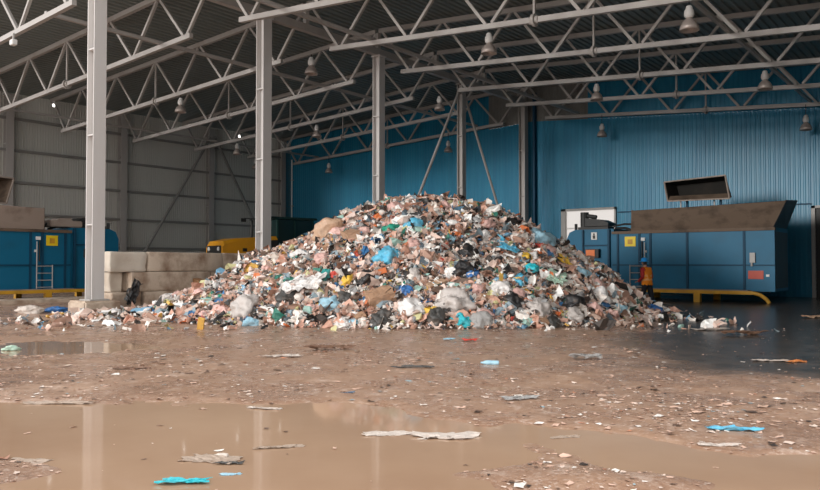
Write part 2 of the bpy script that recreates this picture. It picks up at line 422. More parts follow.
cl = ['pale steel column in the front opening, nearest and brightest, on a concrete block',
      'pale steel column rising beside the yellow loader and the left flank of the heap',
      'pale steel column rising behind the top left of the trash heap',
      'slender grey steel column behind the peak of the heap with a sloping brace on each side',
      'brownish grey steel column set against the blue back wall']
ws = [.41, .42, .40, .34, .40]
for i, y in enumerate(CY):
    column(RX, y, 11.05 if i != 0 else 12.0, cl[i], w_=ws[i], z0=.46 if i == 0 else 0, mat='column' if i < 3 else 'steel')
wl = ['grey steel wall column at the far left edge, above the blue machine', 'grey steel wall column seen just right of the bright front column',
      'grey steel wall column between the two diagonal wall braces', 'grey steel corner column where the grey wall meets the blue wall']
for i, y in enumerate((18.95, 25.9, 32.6, 39.3)):
    column(LX-.25, y, zb(LX-.5)+1.9, wl[i], w_=.42, mat='steel')
b = MB(); b.bevbox(-RX-.62, -RX+.42, 11.75, 12.95, 0, .46, .05, .012)
tag(b.build('concrete_footing', M['concrete']), 'low concrete block under the bright front column', 'concrete block')
# wall pipe by the corner
t = thing('wall_pipe', (-42.75, YB-.2, 3), 'thin pale vertical pipe on the blue wall beside the corner', 'pipe')
b = MB(); b.tube((-42.75, YB-.14, 3.0), (-42.75, YB-.14, 9.6), .055); b.build('pipe', M['white'], t)
for z in (4, 6, 8):
    b = MB(); b.box(-42.84, -42.66, YB-.2, YB-.02, z, z+.05); b.build('bracket', M['frame'], t)
# dark box standing in for wall shade right of the back column
b = MB(); b.box(-21.75, -21.62, YB-.3, YB-.04, 0, zb(21.6)+1.6)
tag(b.build('shade_strip', M['bluedark']), 'narrow dark strip of painted shade on the blue wall right beside the back column', 'post')

# braces
def brace(p, q, label, r=.07, name='diagonal_brace', mt='steel'):
    t = thing(name, (p[0], p[1], p[2]), label, 'brace')
    b = MB(); b.tube(p, q, r, 10); b.build('rod', M[mt], t)
    for e in (p, q):
        b = MB(); b.box(e[0]-.015, e[0]+.015, e[1]-.16, e[1]+.16, e[2]-.16, e[2]+.16); b.build('gusset_plate', M['steel'], t)
brace((-RX, 26.1, .3), (-RX, 32.4, 10.7), 'sloping steel brace rising to the right towards the column behind the heap peak')
brace((-RX, 38.9, .3), (-RX, 32.8, 10.7), 'sloping steel brace descending to the right towards the column on the blue wall')
brace((-LX+.56, 26.1, .4), (-LX+.56, 32.4, 10.4), 'diagonal brace on the grey wall rising to the right above the concrete blocks', .09, mt='girt')
brace((-LX+.56, 39.0, .4), (-LX+.56, 32.8, 10.4), 'diagonal brace on the grey wall descending to the right behind the loader', .09, mt='girt')

# ------------------------------------------------------------------ trusses
names = ['at the front opening', 'second from the front opening', 'third from the front opening', 'fourth from the front opening',
         'fifth from the front opening', 'second from the back wall', 'nearest to the back wall']
def truss(k, side):
    y = K[k] if k < 6 else 39.3
    if side == 'left': Xa, Xb, mid, hs = 23.65, 42.2, 32.9, 3.56
    else: Xa, Xb, mid, hs = 20.8, 2.9, 11.68, 3.44
    bay = 'left bay' if side == 'left' else 'right bay'
    t = thing('roof_truss', (-mid, y, zb(mid)), 'pale grey lattice roof truss over the %s, %s' % (bay, names[k]), 'roof truss', 'roof trusses over the '+bay)
    b = MB(); b.bar((-Xa, y, zb(Xa)), (-Xb, y, zb(Xb)), .16, .18); b.build('bottom_chord', M['steel'], t)
    Xe = LX-.3 if side == 'left' else RW+.1
    b = MB(); b.bar((-RX+(-.1 if side == 'left' else .1), y, zt(RX)), (-Xe, y, zt(Xe)), .17, .2); b.build('top_chord', M['steel'], t)
    for i in range(-3, 3):
        Xn = mid+(i+.5)*hs
        for dx in (-.5, .5):
            Xt = Xn+dx*hs; s = 1 if dx > 0 else -1
            Xt = min(max(Xt, RW+.3), LX-.5)
            b = MB(); b.bar((-(Xn+s*.12), y, zb(Xn)+.1), (-(Xt-s*.1), y, zt(Xt)-.1), .105, .105); b.build('diagonal_web', M['steel'], t)
    b = MB(); b.bar((-mid, y, zb(mid)), (-mid, y, zt(mid)), .07, .07); b.build('hanger_post', M['steel'], t)
    b = MB(); b.tube((-(mid-.05), y, zb(mid)), (-(mid+.05), y, zb(mid)), .21, 12); b.tube((-(mid-.16), y, zb(mid)), (-(mid+.16), y, zb(mid)), .13, 12)
    b.build('splice_flange', M['steel'], t)
for k in range(7):
    truss(k, 'left'); truss(k, 'right')
# longitudinal members
def tie(X, z, y0, y1, w_, h_, label, name='longitudinal_tie'):
    b = MB(); b.bar((-X, y0, z), (-X, y1, z), w_, h_); tag(b.build(name, M['steel']), label, 'roof beam')
tie(18.7, zb(18.7)+.16, 12.3, 39.3, .13, .13, 'long thin steel tie resting on the trusses just right of the column row')
tie(25.6, zb(25.6)+.16, 12.3, 39.3, .13, .13, 'long thin steel tie resting on the trusses just left of the column row')
tie(39.6, zb(39.6)+.16, 12.3, 39.3, .11, .11, 'long thin steel tie on the trusses close to the grey wall')
tie(6.9, zb(6.9)+.16, 12.3, 39.3, .11, .11, 'long thin steel tie on the right bay trusses at the right of the picture')
tie(RX, 11.25, 12.2, 39.3, .25, .3, 'heavy steel beam running along the tops of the middle columns', 'ridge_beam')
for i, y in enumerate(K):
    if i == 0: continue
    y = min(y, 39.3)
    b = MB(); b.box(-RX-.09, -RX+.09, y-.09, y+.09, 11.4, zt(RX)-.1)
    tag(b.build('ridge_stub', M['steel']), 'short steel stub post under the ridge at the truss '+names[i], 'post', 'stub posts under the ridge')
# ridge knee struts closing the truss ends to the beam
# ------------------------------------------------------------------ lamps
def lamp(X, y, label, drop=.12, s=1.0):
    z = zb(X)-.1
    t = thing('high_bay_lamp', (-X, y, z), label, 'lamp', 'high bay lamps under the roof')
    b = MB(); b.tube((-X, y, z), (-X, y, z-drop-.06), .018, 6); b.build('suspension_cable', M['cable'], t)
    c = (-X, y, z-drop)
    b = MB(); b.lathe([(.0, 0), (.07, 0), (.09, -.04), (.1, -.1), (.13, -.13), (.14, -.25), (.12, -.31), (.075, -.34)], c); b.build('housing', M['lampcap'], t, True)
    b = MB(); b.lathe([(.075, -.33), (.11, -.38), (.19, -.46), (.25, -.58), (.275, -.70), (.265, -.70), (.24, -.58), (.18, -.47), (.10, -.39)], c, 24)
    b.build('reflector', M['lampshade'], t, True)
    b = MB(); b.lathe([(.0, -.42), (.05, -.44), (.06, -.52), (.0, -.6)], c, 12); b.build('bulb', M['white'], t, True)
L = [(6.77, K[2], 'large dome lamp hanging at the top right, nearest to the viewer'), (13.4, K[2], 'dome lamp hanging above the right side of the heap peak, from the third truss'),
     (21.9, K[2], 'dome lamp hanging between the second and third columns of the middle row'), (30.8, K[2], 'dome lamp hanging right of the bright front column'),
     (13.6, K[4], 'dome lamp hanging in front of the blue wall above the white door'), (6.85, K[4], 'dome lamp hanging above the tipped bin of the right machine'),
     (22.0, K[4], 'dome lamp hanging just left of the braced column'), (30.7, K[4], 'dome lamp hanging right of the column beside the loader, in the left bay'),
     (37.8, K[4], 'dome lamp hanging before the grey wall beside the second column'), (17.0, 38.6, 'dome lamp hanging lowest before the blue wall, right of the back column'),
     (6.97, 38.6, 'dome lamp at the right edge before the blue wall'), (27.3, 38.6, 'dome lamp before the blue wall left of the braced column'),
     (37.8, 38.6, 'dome lamp before the dark blue wall near the corner'), (41.4, K[5], 'small dome lamp close to the far corner of the grey wall')]
for i, (X, y, l) in enumerate(L): lamp(X, y, l, drop=.5 if i in (9, 11, 12, 10) else .12)
def flood(X, y, z, label, s=1):
    t = thing('flood_light', (-X, y, z), label, 'lamp', 'small flood lights')
    b = MB(); b.bevbox(-X-.14*s, -X+.14*s, y-.1*s, y+.1*s, z-.16*s, z+.06*s, .02); b.build('housing', M['white'], t)
    b = MB(); b.bar((-X, y, z+.04), (-X, y, z+.3), .05, .05); b.build('bracket', M['frame'], t)
    if s < .85:
        b = MB(); b.tube((-X+.02, y-.09*s, z-.1), (-X+.02, y-.13*s, z-.12), .09, 12); b.build('lens', M['lens'], t)
flood(27.7, K[0]-.12, zb(27.7)-.35, 'white flood light fixed under the nearest truss at the upper left', .9)
for y, l in ((K[2], 'small bright light high on the grey wall left of the front column'), (K[4], 'small bright light high on the grey wall just left of the second column'),
             (K[5], 'small bright light high in the shade close behind the second column'), (38.9, 'small bright light in the far corner under the roof')):
    flood(43.1, y, 10.9, l, .8)

# ------------------------------------------------------------------ concrete block wall
bl = [  # y0, y1, row, x offset, pale, label
    (13.05, 14.35, 2, 0, 1, 'pale concrete block at the left end of the top row beside the front column'),
    (14.42, 17.5, 2, 0, 0, 'long stained concrete block in the middle of the top row'),
    (17.55, 19.9, 2, -.1, 0, 'brown stained concrete block of the top row reaching the heap'),
    (13.15, 13.6, 1, -.25, 1, 'narrow concrete block end in the middle row beside the front column'),
    (13.75, 16.9, 1, .08, 0, 'long rough concrete block in the middle row behind the dark bag'),
    (17.05, 19.9, 1, -.1, 0, 'concrete block of the middle row half buried by the heap'),
    (13.05, 14.1, 0, .1, 0, 'low concrete block at the left end of the bottom row by the footing'),
    (14.2, 16.4, 0, .12, 0, 'concrete block of the bottom row above the loose litter'),
    (16.5, 19.9, 0, 0, 0, 'concrete block of the bottom row mostly buried by the heap')]
for y0, y1, r, dx, pale, l in bl:
    b = MB(); z0 = r*.667
    bm_ = bmesh.new(); bmesh.ops.create_cube(bm_, size=1)
    for v in bm_.verts: v.co = Vector((v.co.x*.72, v.co.y*(y1-y0), v.co.z*.655))
    bmesh.ops.subdivide_edges(bm_, edges=bm_.edges[:], cuts=5, use_grid_fill=True)
    for v in bm_.verts:
        q = Vector((v.co.x+dx*7, v.co.y+y0*3, v.co.z+r*5)); n = mnoise.noise(q*2.2)*.045+mnoise.noise(q*7)*.02
        v.co += Vector((n, n*.6, n*.5))
        for ax, lim in ((0, .36), (2, .3275)):
            pass
    bmesh.ops.bevel(bm_, geom=[e for e in bm_.edges if e.calc_face_angle(0) > 1.2], offset=.02, segments=1, affect='EDGES')
    bm_.verts.index_update()
    cx, cy_, cz = -22.95+dx, (y0+y1)/2, z0+.335
    b.add([(v.co.x+cx, v.co.y+cy_, v.co.z+cz) for v in bm_.verts], [[v.index for v in f.verts] for f in bm_.faces]); bm_.free()
    tag(b.build('concrete_block', M['concrete_pale' if pale else 'concrete'], None, True), l, 'concrete block', 'stacked concrete blocks')

# ------------------------------------------------------------------ compactors
def compactor(P, origin, label, RU_, HE):
    """P maps (L along from the hopper end, D depth from the front face, z) to world"""
    t = thing('waste_compactor', origin, label, 'machine')
    z0, z1 = .48, 3.07
    b = MB(P); b.box(0, 6.8, 0, 2.4, z0, z1); body = b.build('container_body', M['blue'], t)
    for L_ in (1.15, 3.45, 5.05, 5.55, 6.55):
        b = MB(P); b.box(L_-.045, L_+.045, -.05, 0, z0, z1); b.build('upright_rib', M['bluedark'], body)
    b = MB(P); b.box(0, 6.8, -.06, .0, 1.52, 1.57); b.build('seam', M['bluedark'], body)
    b = MB(P); b.box(-.03, 6.83, -.07, .1, z1-.12, z1); b.build('top_rail', M['rust'], body)
    b = MB(P); b.box(-.02, .0, .15, 2.25, .6, 2.9); b.build('end_door', M['dark'], body)
    # press unit
    b = MB(P); b.prism([(6.8, z0), (9.0, z0), (9.15, 1.0), (9.15, 2.75), (9.0, 3.08), (8.7, 3.2), (6.8, 3.2)], .1, 2.2); pr = b.build('press_unit', M['blue'], t)
    b = MB(P); b.box(6.95, 7.05, -.02, .1, .6, 3.18); b.box(8.25, 8.33, .02, .1, .6, 3.18); b.box(6.95, 8.3, .02, .1, 2.42, 2.48); b.build('rib', M['bluedark'], pr)
    b = MB(P); b.box(7.45, 8.1, -.12, .1, 1.88, 2.28); c_ = b.build('control_box', M['dark'], pr)
    b = MB(P); b.box(7.62, 8.05, -.15, -.12, 1.93, 2.24); b.build('cover', M['orange'], c_)
    b = MB(P); b.box(7.6, 7.88, .06, .1, 2.72, 3.06); st = b.build('white_sticker', M['white'], pr)
    b = MB(P); b.box(7.68, 7.8, .05, .06, 2.76, 2.92); b.box(7.705, 7.775, .05, .06, 2.93, 3.01); b.build('pictogram', M['dark'], st)
    # pump group with hoses on top of the press
    b = MB(P); b.box(7.2, 8.7, .4, 1.1, 3.18, 3.34); b.prism([(7.15, 3.36), (8.3, 3.36), (8.3, 3.75), (7.5, 3.66), (7.15, 3.5)], .3, 1.2); pg = b.build('pump_housing', M['dark'], t)
    b = MB(P); b.tube((8.5, .7, 3.2), (8.5, .7, 4.05), .2, 12); b.tube((8.5, .7, 3.9), (7.9, .7, 3.8), .1, 10); b.tube((8.85, .5, 3.1), (8.85, .5, 3.5), .07, 10); b.build('motor', M['dark'], pg)
    b = MB(P); b.path([(7.0, .6, 3.35), (6.4, .5, 3.42), (6.0, .45, 3.4), (5.8, .4, 3.2), (5.5, .35, 3.1)], .045)
    b.path([(7.0, .8, 3.25), (6.5, .7, 3.25), (6.1, .6, 3.12)], .06); b.path([(8.8, .6, 3.0), (8.7, .6, 3.25), (8.45, .6, 3.4)], .04); b.build('hydraulic_hose', M['dark'], pg)
    # flared hopper
    zt2 = 3.98
    b = MB(P); b.slab([(.05, 0, z1), (HE, 0, z1), (HE-.15, -.32, zt2-.02), (-.54, -.45, zt2+.1)], .04); hb = b.build('hopper', M[RU_], t)
    b = MB(P); b.slab([(.05, 0, z1), (.05, 2.4, z1), (-.38, 2.5, zt2+.3), (-.54, -.45, zt2+.1)], .04); b.build('end_flap', M['dark'], hb)
    b = MB(P); b.slab([(.05, 2.4, z1), (HE, 2.4, z1), (HE-.15, 2.6, zt2), (-.38, 2.5, zt2+.3)], .04); b.build('rear_panel', M[RU_], hb)
    b = MB(P); b.slab([(HE, 0, z1), (HE, 2.4, z1), (HE-.15, 2.6, zt2), (HE-.15, -.32, zt2)], .04); b.build('side_panel', M[RU_], hb)
    # sign, small plates
    b = MB(P); b.box(5.72, 6.22, -.03, 0, 2.38, 2.82); sg = b.build('warning_sign', M['sign'], t)
    b = MB(P); b.box(5.86, 6.08, -.04, -.03, 2.48, 2.7); b.build('sign_symbol', M['yellow'], sg)
    b = MB(P); b.box(5.28, 5.46, -.07, 0, 2.62, 2.76); b.box(5.22, 5.3, -.07, 0, 2.1, 2.2); b.build('switch_box', M['white'], t)
    b = MB(P); b.tube((5.42, -.05, 1.7), (5.42, -.05, 2.6), .03, 8); b.build('conduit', M['dark'], t)
    b = MB(P); b.box(.42, 1.0, -.03, 0, .98, 1.32); b.build('red_plate', M['redlabel'], t)
    b = MB(P); b.box(.72, .92, -.1, 0, 1.65, 2.05); b.tube((.85, -.06, 1.5), (.85, -.06, 1.65), .04, 8); b.build('latch', M['frame'], t)
    b = MB(P); b.box(.2, .32, -.05, 0, 1.08, 1.17); b.build('small_plate', M['white'], t)
    # ladder
    b = MB(P); b.tube((5.28, -.12, .5), (5.28, -.12, 2.55), .025, 8); b.tube((5.95, -.12, .5), (5.95, -.12, 1.55), .025, 8)
    for z in (.6, .9, 1.2, 1.5): b.tube((5.28, -.12, z), (5.95, -.12, z), .018, 8)
    b.build('ladder', M['frame'], t)
    # yellow skid frame
    b = MB(P); b.bar((.7, -.45, .43), (8.9, -.45, .43), .16, .14, (0, 0, 1))
    b.path([(.72, -.45, .43), (.45, -.45, .36), (.2, -.5, .18), (.1, -.52, .03)], .075, 10)
    b.bar((.7, 2.3, .43), (8.9, 2.3, .43), .16, .14)
    fr = b.build('skid_frame', M['yellow'], t)
    for L_ in (2.9, 5.6, 8.4):
        b = MB(P); b.box(L_-.13, L_+.13, -.56, -.34, 0, .4); b.build('leg', M['yellow'], fr)
        b = MB(P); b.box(L_-.13, L_+.13, 2.2, 2.4, 0, .4); b.build('leg', M['yellow'], fr)
    b = MB(P)
    for i in range(5): b.box(.7+i*1.9, .9+i*1.9, -.4, 2.3, .36, .48)
    b.build('cross_beam', M['dark'], t)
    b = MB(P); b.box(.9, 6.7, -.5, 0, .5, .53); b.build('ledge', M['rustpale'], t)
    return t
PR = lambda L_, D, z: (-7.07-L_, 32.6+D, z)
PL = lambda L_, D, z: (-32.2-D, 9.9+L_, z)
compactor(PR, (-11, 33.8, 0), 'blue waste compactor with brown flared hopper standing against the blue wall right of the heap', 'rust', 5.9)
tl = compactor(PL, (-33.4, 14, 0), 'blue waste compactor at the left edge, partly behind the bright front column', 'rustpale', 5.6)
b = MB(PL); b.bevbox(5.95, 7.4, .1, 1.0, 3.22, 3.5, .04); b.prism([(6.3, 3.5), (7.0, 3.5), (6.9, 3.62), (6.4, 3.6)], .2, .9); b.build('cover_box', M['rustpale'], tl)
# lifting bins above the hoppers
def bin_(P, origin, L0, L1, zlo, zhi, skew, dfr, label, ms='darkmatte'):
    t = thing('tipping_bin', origin, label, 'bin')
    la, lb = L0, L1; sk = skew; D0 = dfr; D1_ = dfr+1.1
    fr = [(la, D0, zlo), (lb, D0, zlo+.02), (lb+sk, D0+.12, zhi-.02), (la+sk, D0+.12, zhi+.1)]
    bk = [(la+.2, D1_, zlo+.15), (lb-.2, D1_, zlo+.15), (lb+sk-.2, D1_, zhi-.1), (la+sk+.2, D1_, zhi)]
    b = MB(P)
    for i in range(4): 
        j = (i+1) % 4; b.slab([fr[i], fr[j], bk[j], bk[i]], .03)
    b.slab(bk, .03); b.build('shell', M[ms], t)
    b = MB(P)
    for i in range(4): b.bar(fr[i], fr[(i+1) % 4], .05, .06, (0, 0, 1))
    b.build('rim', M['rustpale'], t)
    f2 = [Vector(p) for p in fr]
    b = MB(P); b.slab([f2[0], f2[1], f2[1]+Vector((0, .25, .22)), f2[0]+Vector((0, .25, .22))], .03); b.build('lip', M['rust'], t)
    for L_ in (la+.5, lb-.7):
        b = MB(P); b.bar((L_, D0+.5, 3.07), (L_, D0+.5, zlo+.1), .09, .09); b.build('lift_arm', M['bluedark'], t)
        b = MB(P); b.bar((L_+.25, D0+.4, 3.07), (L_+.25, D0+.4, zlo+.1), .05, .05); b.build('lift_ram', M['frame'], t)
    return t
bin_(PR, (-10, 34.3, 3.07), 2.05, 4.72, 4.42, 5.35, .2, 1.3, 'open dark bin with pale rim raised above the right compactor')
bin_(PL, (-33.4, 11, 3.07), 1.2, 4.5, 4.15, 5.3, .35, 1.0, 'open rusty bin raised above the left compactor at the picture edge', 'rust')
# pale ledge strip behind the right hopper
# low kerb under the left machine
b = MB(); b.bevbox(-31.3, -29.6, 8, 17, 0, .2, .05, .01); tag(b.build('concrete_ramp', M['concrete']), 'low concrete slab in front of the left compactor', 'slab')

# ------------------------------------------------------------------ wheel loader
def loader():
    # local: forward axis points to -y (toward the viewer's left); a = along (from nose), c = across, z
    ox, oy = -32.6, 24.7
    ang = math.radians(8)
    ca, sa = math.cos(ang), math.sin(ang)
    P = lambda a, c, z: (ox+c*ca+a*sa, oy+a*ca-c*sa, z)
    t = thing('wheel_loader', (ox, oy+3, 0), 'yellow wheel loader with dark cab parked behind the concrete block wall', 'loader')
    b = MB(P)
    pr = [(0.0, 1.1), (0.0, 2.6), (.12, 2.78), (.9, 2.95), (3.4, 3.12), (3.4, 1.1)]
    n = len(pr); vs = []
    for c, k in ((-.85, .9), (-.7, 1), (.7, 1), (.85, .9)):
        for a, z in pr: vs.append((a, c, 1.1+(z-1.1)*(k if z > 2 else 1)))
    fs = [tuple(range(n)), tuple(range(3*n, 4*n))]
    for s in range(3):
        for i in range(n): j = (i+1) % n; fs.append((s*n+i, s*n+j, (s+1)*n+j, (s+1)*n+i))
    b.add(vs, fs); hood = b.build('hood', M['loader'], t)
    b = MB(P); b.box(-.03, .02, -.72, .72, 1.6, 2.55); b.build('grille', M['dark'], hood)
    for c in (-.5, .5):
        b = MB(P); b.tube((-.06, c, 2.38), (0, c, 2.38), .11, 12); b.build('headlight', M['white'], hood)
    for c0, c1 in ((.82, .88), (-.88, -.82)):
        b = MB(P); b.prism([(1.95, 2.85), (3.4, 2.9), (3.4, 2.1), (2.5, 2.1)], c0, c1, 'y'); b.build('side_vent', M['dark'], hood)
        b = MB(P); b.box(1.2, 1.45, c0, c1, 2.25, 2.42); b.build('badge_plate', M['dark'], hood)
    b = MB(P); b.bar((.3, 0, 1.0), (6.4, 0, 1.0), .9, .6); b.build('chassis', M['loader'], t)
    b = MB(P); b.tube((2.1, .3, 2.9), (2.1, .3, 3.95), .06, 10); b.tube((2.1, .3, 3.9), (2.0, .3, 4.05), .06, 10); b.build('exhaust_pipe', M['dark'], t)
    b = MB(P); b.box(3.4, 5.9, -.8, .8, 1.1, 2.3); cab = b.build('cab_base', M['green'], t)
    b = MB(P); b.box(3.45, 5.85, -.75, .75, 2.3, 4.05); b.build('cab_glass', M['glass'], cab)
    for a in (3.45, 4.6, 5.85):
        for c in (-.76, .76):
            b = MB(P); b.bar((a, c, 2.3), (a, c, 4.1), .09, .09); b.build('cab_pillar', M['green'], cab)
    b = MB(P); b.bevbox(3.0, 6.1, -.9, .9, 4.08, 4.2, .04); b.build('cab_roof', M['green'], cab)
    for c in (-.95, .95):
        b = MB(P); b.path([(3.1, c, 4.13), (2.5, c*1.2, 4.15)], .03, 6); b.box(2.3, 2.6, c*1.2-.03, c*1.2+.03, 3.95, 4.15); b.build('mirror', M['dark'], cab)
    for a in (1.4, 5.6):
        for c in (-1.15, 1.15):
            b = MB(P); b.tube((a, c-.28, .75), (a, c+.28, .75), .75, 24); wh = b.build('wheel', M['rubber'], t)
            b = MB(P); b.tube((a, c-.3, .75), (a, c+.3, .75), .33, 16); b.build('hub', M['loader'], wh)
    b = MB(P); b.bar((5.9, -.5, 1.6), (8.2, -.5, .9), .2, .35); b.bar((5.9, .5, 1.6), (8.2, .5, .9), .2, .35); b.build('lift_arm', M['loader'], t)
    b = MB(P); b.prism([(8.0, .15), (9.0, .1), (9.1, .2), (8.3, .35), (8.15, 1.2), (8.0, 1.3)], -1.3, 1.3, 'y'); b.build('bucket', M['dark'], t)
loader()
# a dark green skip behind the loader
t = thing('skip_container', (-30.6, 36.4, 0), 'dark green open steel container behind the loader cab', 'container')
b = MB(); Z0 = .1
b.box(-33.2, -29.3, 35.4, 35.5, Z0, 2.95); b.box(-33.2, -29.3, 37.6, 37.7, Z0, 2.95); b.box(-33.2, -33.1, 35.4, 37.7, Z0, 2.95); b.box(-29.4, -29.3, 35.4, 37.7, Z0, 2.95); b.box(-33.2, -29.3, 35.4, 37.7, 0, .12)
sh = b.build('shell', M['green'], t)
for i in range(6):
    b = MB(); b.box(-33.15+i*.75, -33.0+i*.75, 35.3, 35.4, 0, 2.95); b.build('rib', M['green'], sh)
b = MB(); b.box(-33.3, -29.2, 35.28, 35.52, 2.9, 3.05); b.build('rim', M['green'], sh)

# ------------------------------------------------------------------ trash heap
RU = np.array([-11.5, -9.2, -8.1, -7.05, -5.6, -4.9, -3.5, -2.4, -1.9, -1.28, -.3, .64, 1.6, 2.56, 3.4, 4.3, 5.4, 6.4, 7.2, 7.8, 8.1])
RZ = np.array([0, .03, .08, .5, 1.22, 1.8, 2.32, 2.98, 3.22, 3.4, 3.6, 3.66, 3.6, 3.32, 2.9, 2.45, 1.8, 1.15, .5, .08, 0])
FU = np.array([-11.5, -9, -7, -4, -2, 0, 3, 5, 6.5, 8.1]); FV = np.array([20.6, 20.4, 20.4, 19.0, 18.35, 18.1, 18.3, 19.2, 20.6, 21.9])
def heap_h(u, v):
    u = np.asarray(u, float); v = np.asarray(v, float)
    R = np.interp(u, RU, RZ, 0, 0)
    vf = np.interp(u, FU, FV); vc = np.where(u < -7, 21.6+.9*(u+7)*0, 24.2)
    vc = np.interp(u, [-11, -7.5, -5, 7, 8.3], [21.5, 22.3, 24.2, 24.0, 22.6])
    s = np.where(v < vc, (vc-v)/(vc-vf), (v-vc)/np.interp(u, [-11, -7, -4, 8], [1.6, 3.0, 5.0, 4.5]))
    g = np.clip(1-np.abs(s)**1.35, 0, 1)
    x = u*CA-v*SA; y = u*SA+v*CA
    n = fbm(x, y, .9, 4, 50); n2 = fbm(x, y, 3.2, 3, 60)
    return R*g+(.22*n+.12*n2)*np.clip(R*g*1.4, 0, 1)
hh = Grid(heap_h, -12, 9.6, 12, 30.5, .04)
def build_heap():
    us = np.arange(-11.4, 9.0, .12); vs_ = np.arange(17.8, 29.6, .12)
    U, V = np.meshgrid(us, vs_); Z = heap_h(U, V)-.06
    Xw = U*CA-V*SA; Yw = U*SA+V*CA
    ny, nx = U.shape; idx = np.arange(nx*ny).reshape(ny, nx)
    keep = (Z[:-1, :-1]+Z[1:, 1:]+Z[:-1, 1:]+Z[1:, :-1]) > -.12
    q = np.stack([idx[:-1, :-1], idx[:-1, 1:], idx[1:, 1:], idx[1:, :-1]], -1)[keep]
    verts = [np.stack([Xw, Yw, Z], -1).reshape(-1, 3)]; faces = q.tolist(); mi = [0]*len(faces); off = nx*ny
    # loose pieces
    rng = np.random.default_rng(5)
    g3 = np.array([(i, j) for i in range(4) for j in range(4)], float)/3-.5
    q3 = [(i*4+j, i*4+j+1, i*4+j+5, i*4+j+4) for i in range(3) for j in range(3)]
    ico = bmesh.new(); bmesh.ops.create_icosphere(ico, subdivisions=1, radius=1); iv = np.array([v.co[:] for v in ico.verts]); ico.verts.index_update()
    iff = [tuple(v.index for v in f.verts) for f in ico.faces]; ico.free()
    cnt = 0
    while cnt < 31000:
        u = rng.uniform(-11.2, 8.9); v = rng.uniform(17.6, 27.0)
        z = hh(u, v)
        if z < .015 and rng.random() > .02: continue
        if z < .3 and rng.random() > .75: continue
        if v > 25.2 and rng.random() > .3: continue
        x, y = gw(u, v)
        if x < -22.45 and z < 2.0: continue
        cnt += 1
        e = .12
        hu = (hh(u+e, v)-hh(u-e, v))/(2*e); hv = (hh(u, v+e)-hh(u, v-e))/(2*e)
        nrm = Vector((-(hu*CA-hv*SA), -(hu*SA+hv*CA), 1)).normalized()
        nrm = (nrm+Vector(rng.normal(0, .55, 3))).normalized()
        qt = nrm.to_track_quat('Z', 'Y').to_matrix() @ Matrix.Rotation(rng.uniform(0, 2*PI), 3, 'Z')
        R_ = np.array(qt)
        s = float(np.clip(rng.lognormal(math.log(.07), .52), .03, .26))
        kind = rng.random()
        if kind < .62:
            asp = rng.uniform(.35, 1)
            p = np.zeros((16, 3)); p[:, :2] = g3*[2*s, 2*s*asp]; p[:, :2] += rng.normal(0, s*.13, (16, 2))
            p[:, 2] = rng.normal(0, s*.22, 16)+.3*s*np.sin(p[:, 0]/s*2+rng.uniform(0, 6)); f_ = q3
        elif kind < .92:
            sc3 = np.array([s*rng.uniform(.5, 1.1), s*rng.uniform(.4, .9), s*rng.uniform(.25, .6)])
            p = iv*sc3*rng.uniform(.65, 1.25, (12, 1)); f_ = iff
        else:
            a, b_, c_ = s*rng.uniform(.7, 1.5), s*rng.uniform(.12, .5), s*rng.uniform(.06, .4)
            p = np.array([(i*a, j*b_, k*c_) for k in (-1, 1) for j in (-1, 1) for i in (-1, 1)])
            f_ = [(0, 2, 3, 1), (4, 5, 7, 6), (0, 1, 5, 4), (2, 6, 7, 3), (0, 4, 6, 2), (1, 3, 7, 5)]
        lift = max(z, gz(x, y) if z < .1 else 0)+rng.uniform(-.02, .09)+s*.15
        p = p @ R_.T+np.array([x, y, lift])
        verts.append(p); faces += [tuple(i+off for i in f) for f in f_]; mi += [1]*len(f_); off += len(p)
    co = np.concatenate(verts)
    me = bpy.data.meshes.new('trash_heap'); me.from_pydata(co.tolist(), [], faces)
    me.materials.append(M['heapcore']); me.materials.append(M['refuse']); me.polygons.foreach_set('material_index', mi)
    o = bpy.data.objects.new('trash_heap', me); COL.objects.link(o)
    tag(o, 'huge heap of mixed plastic and paper refuse piled in the middle of the hall', 'trash heap', kind='stuff')
build_heap()

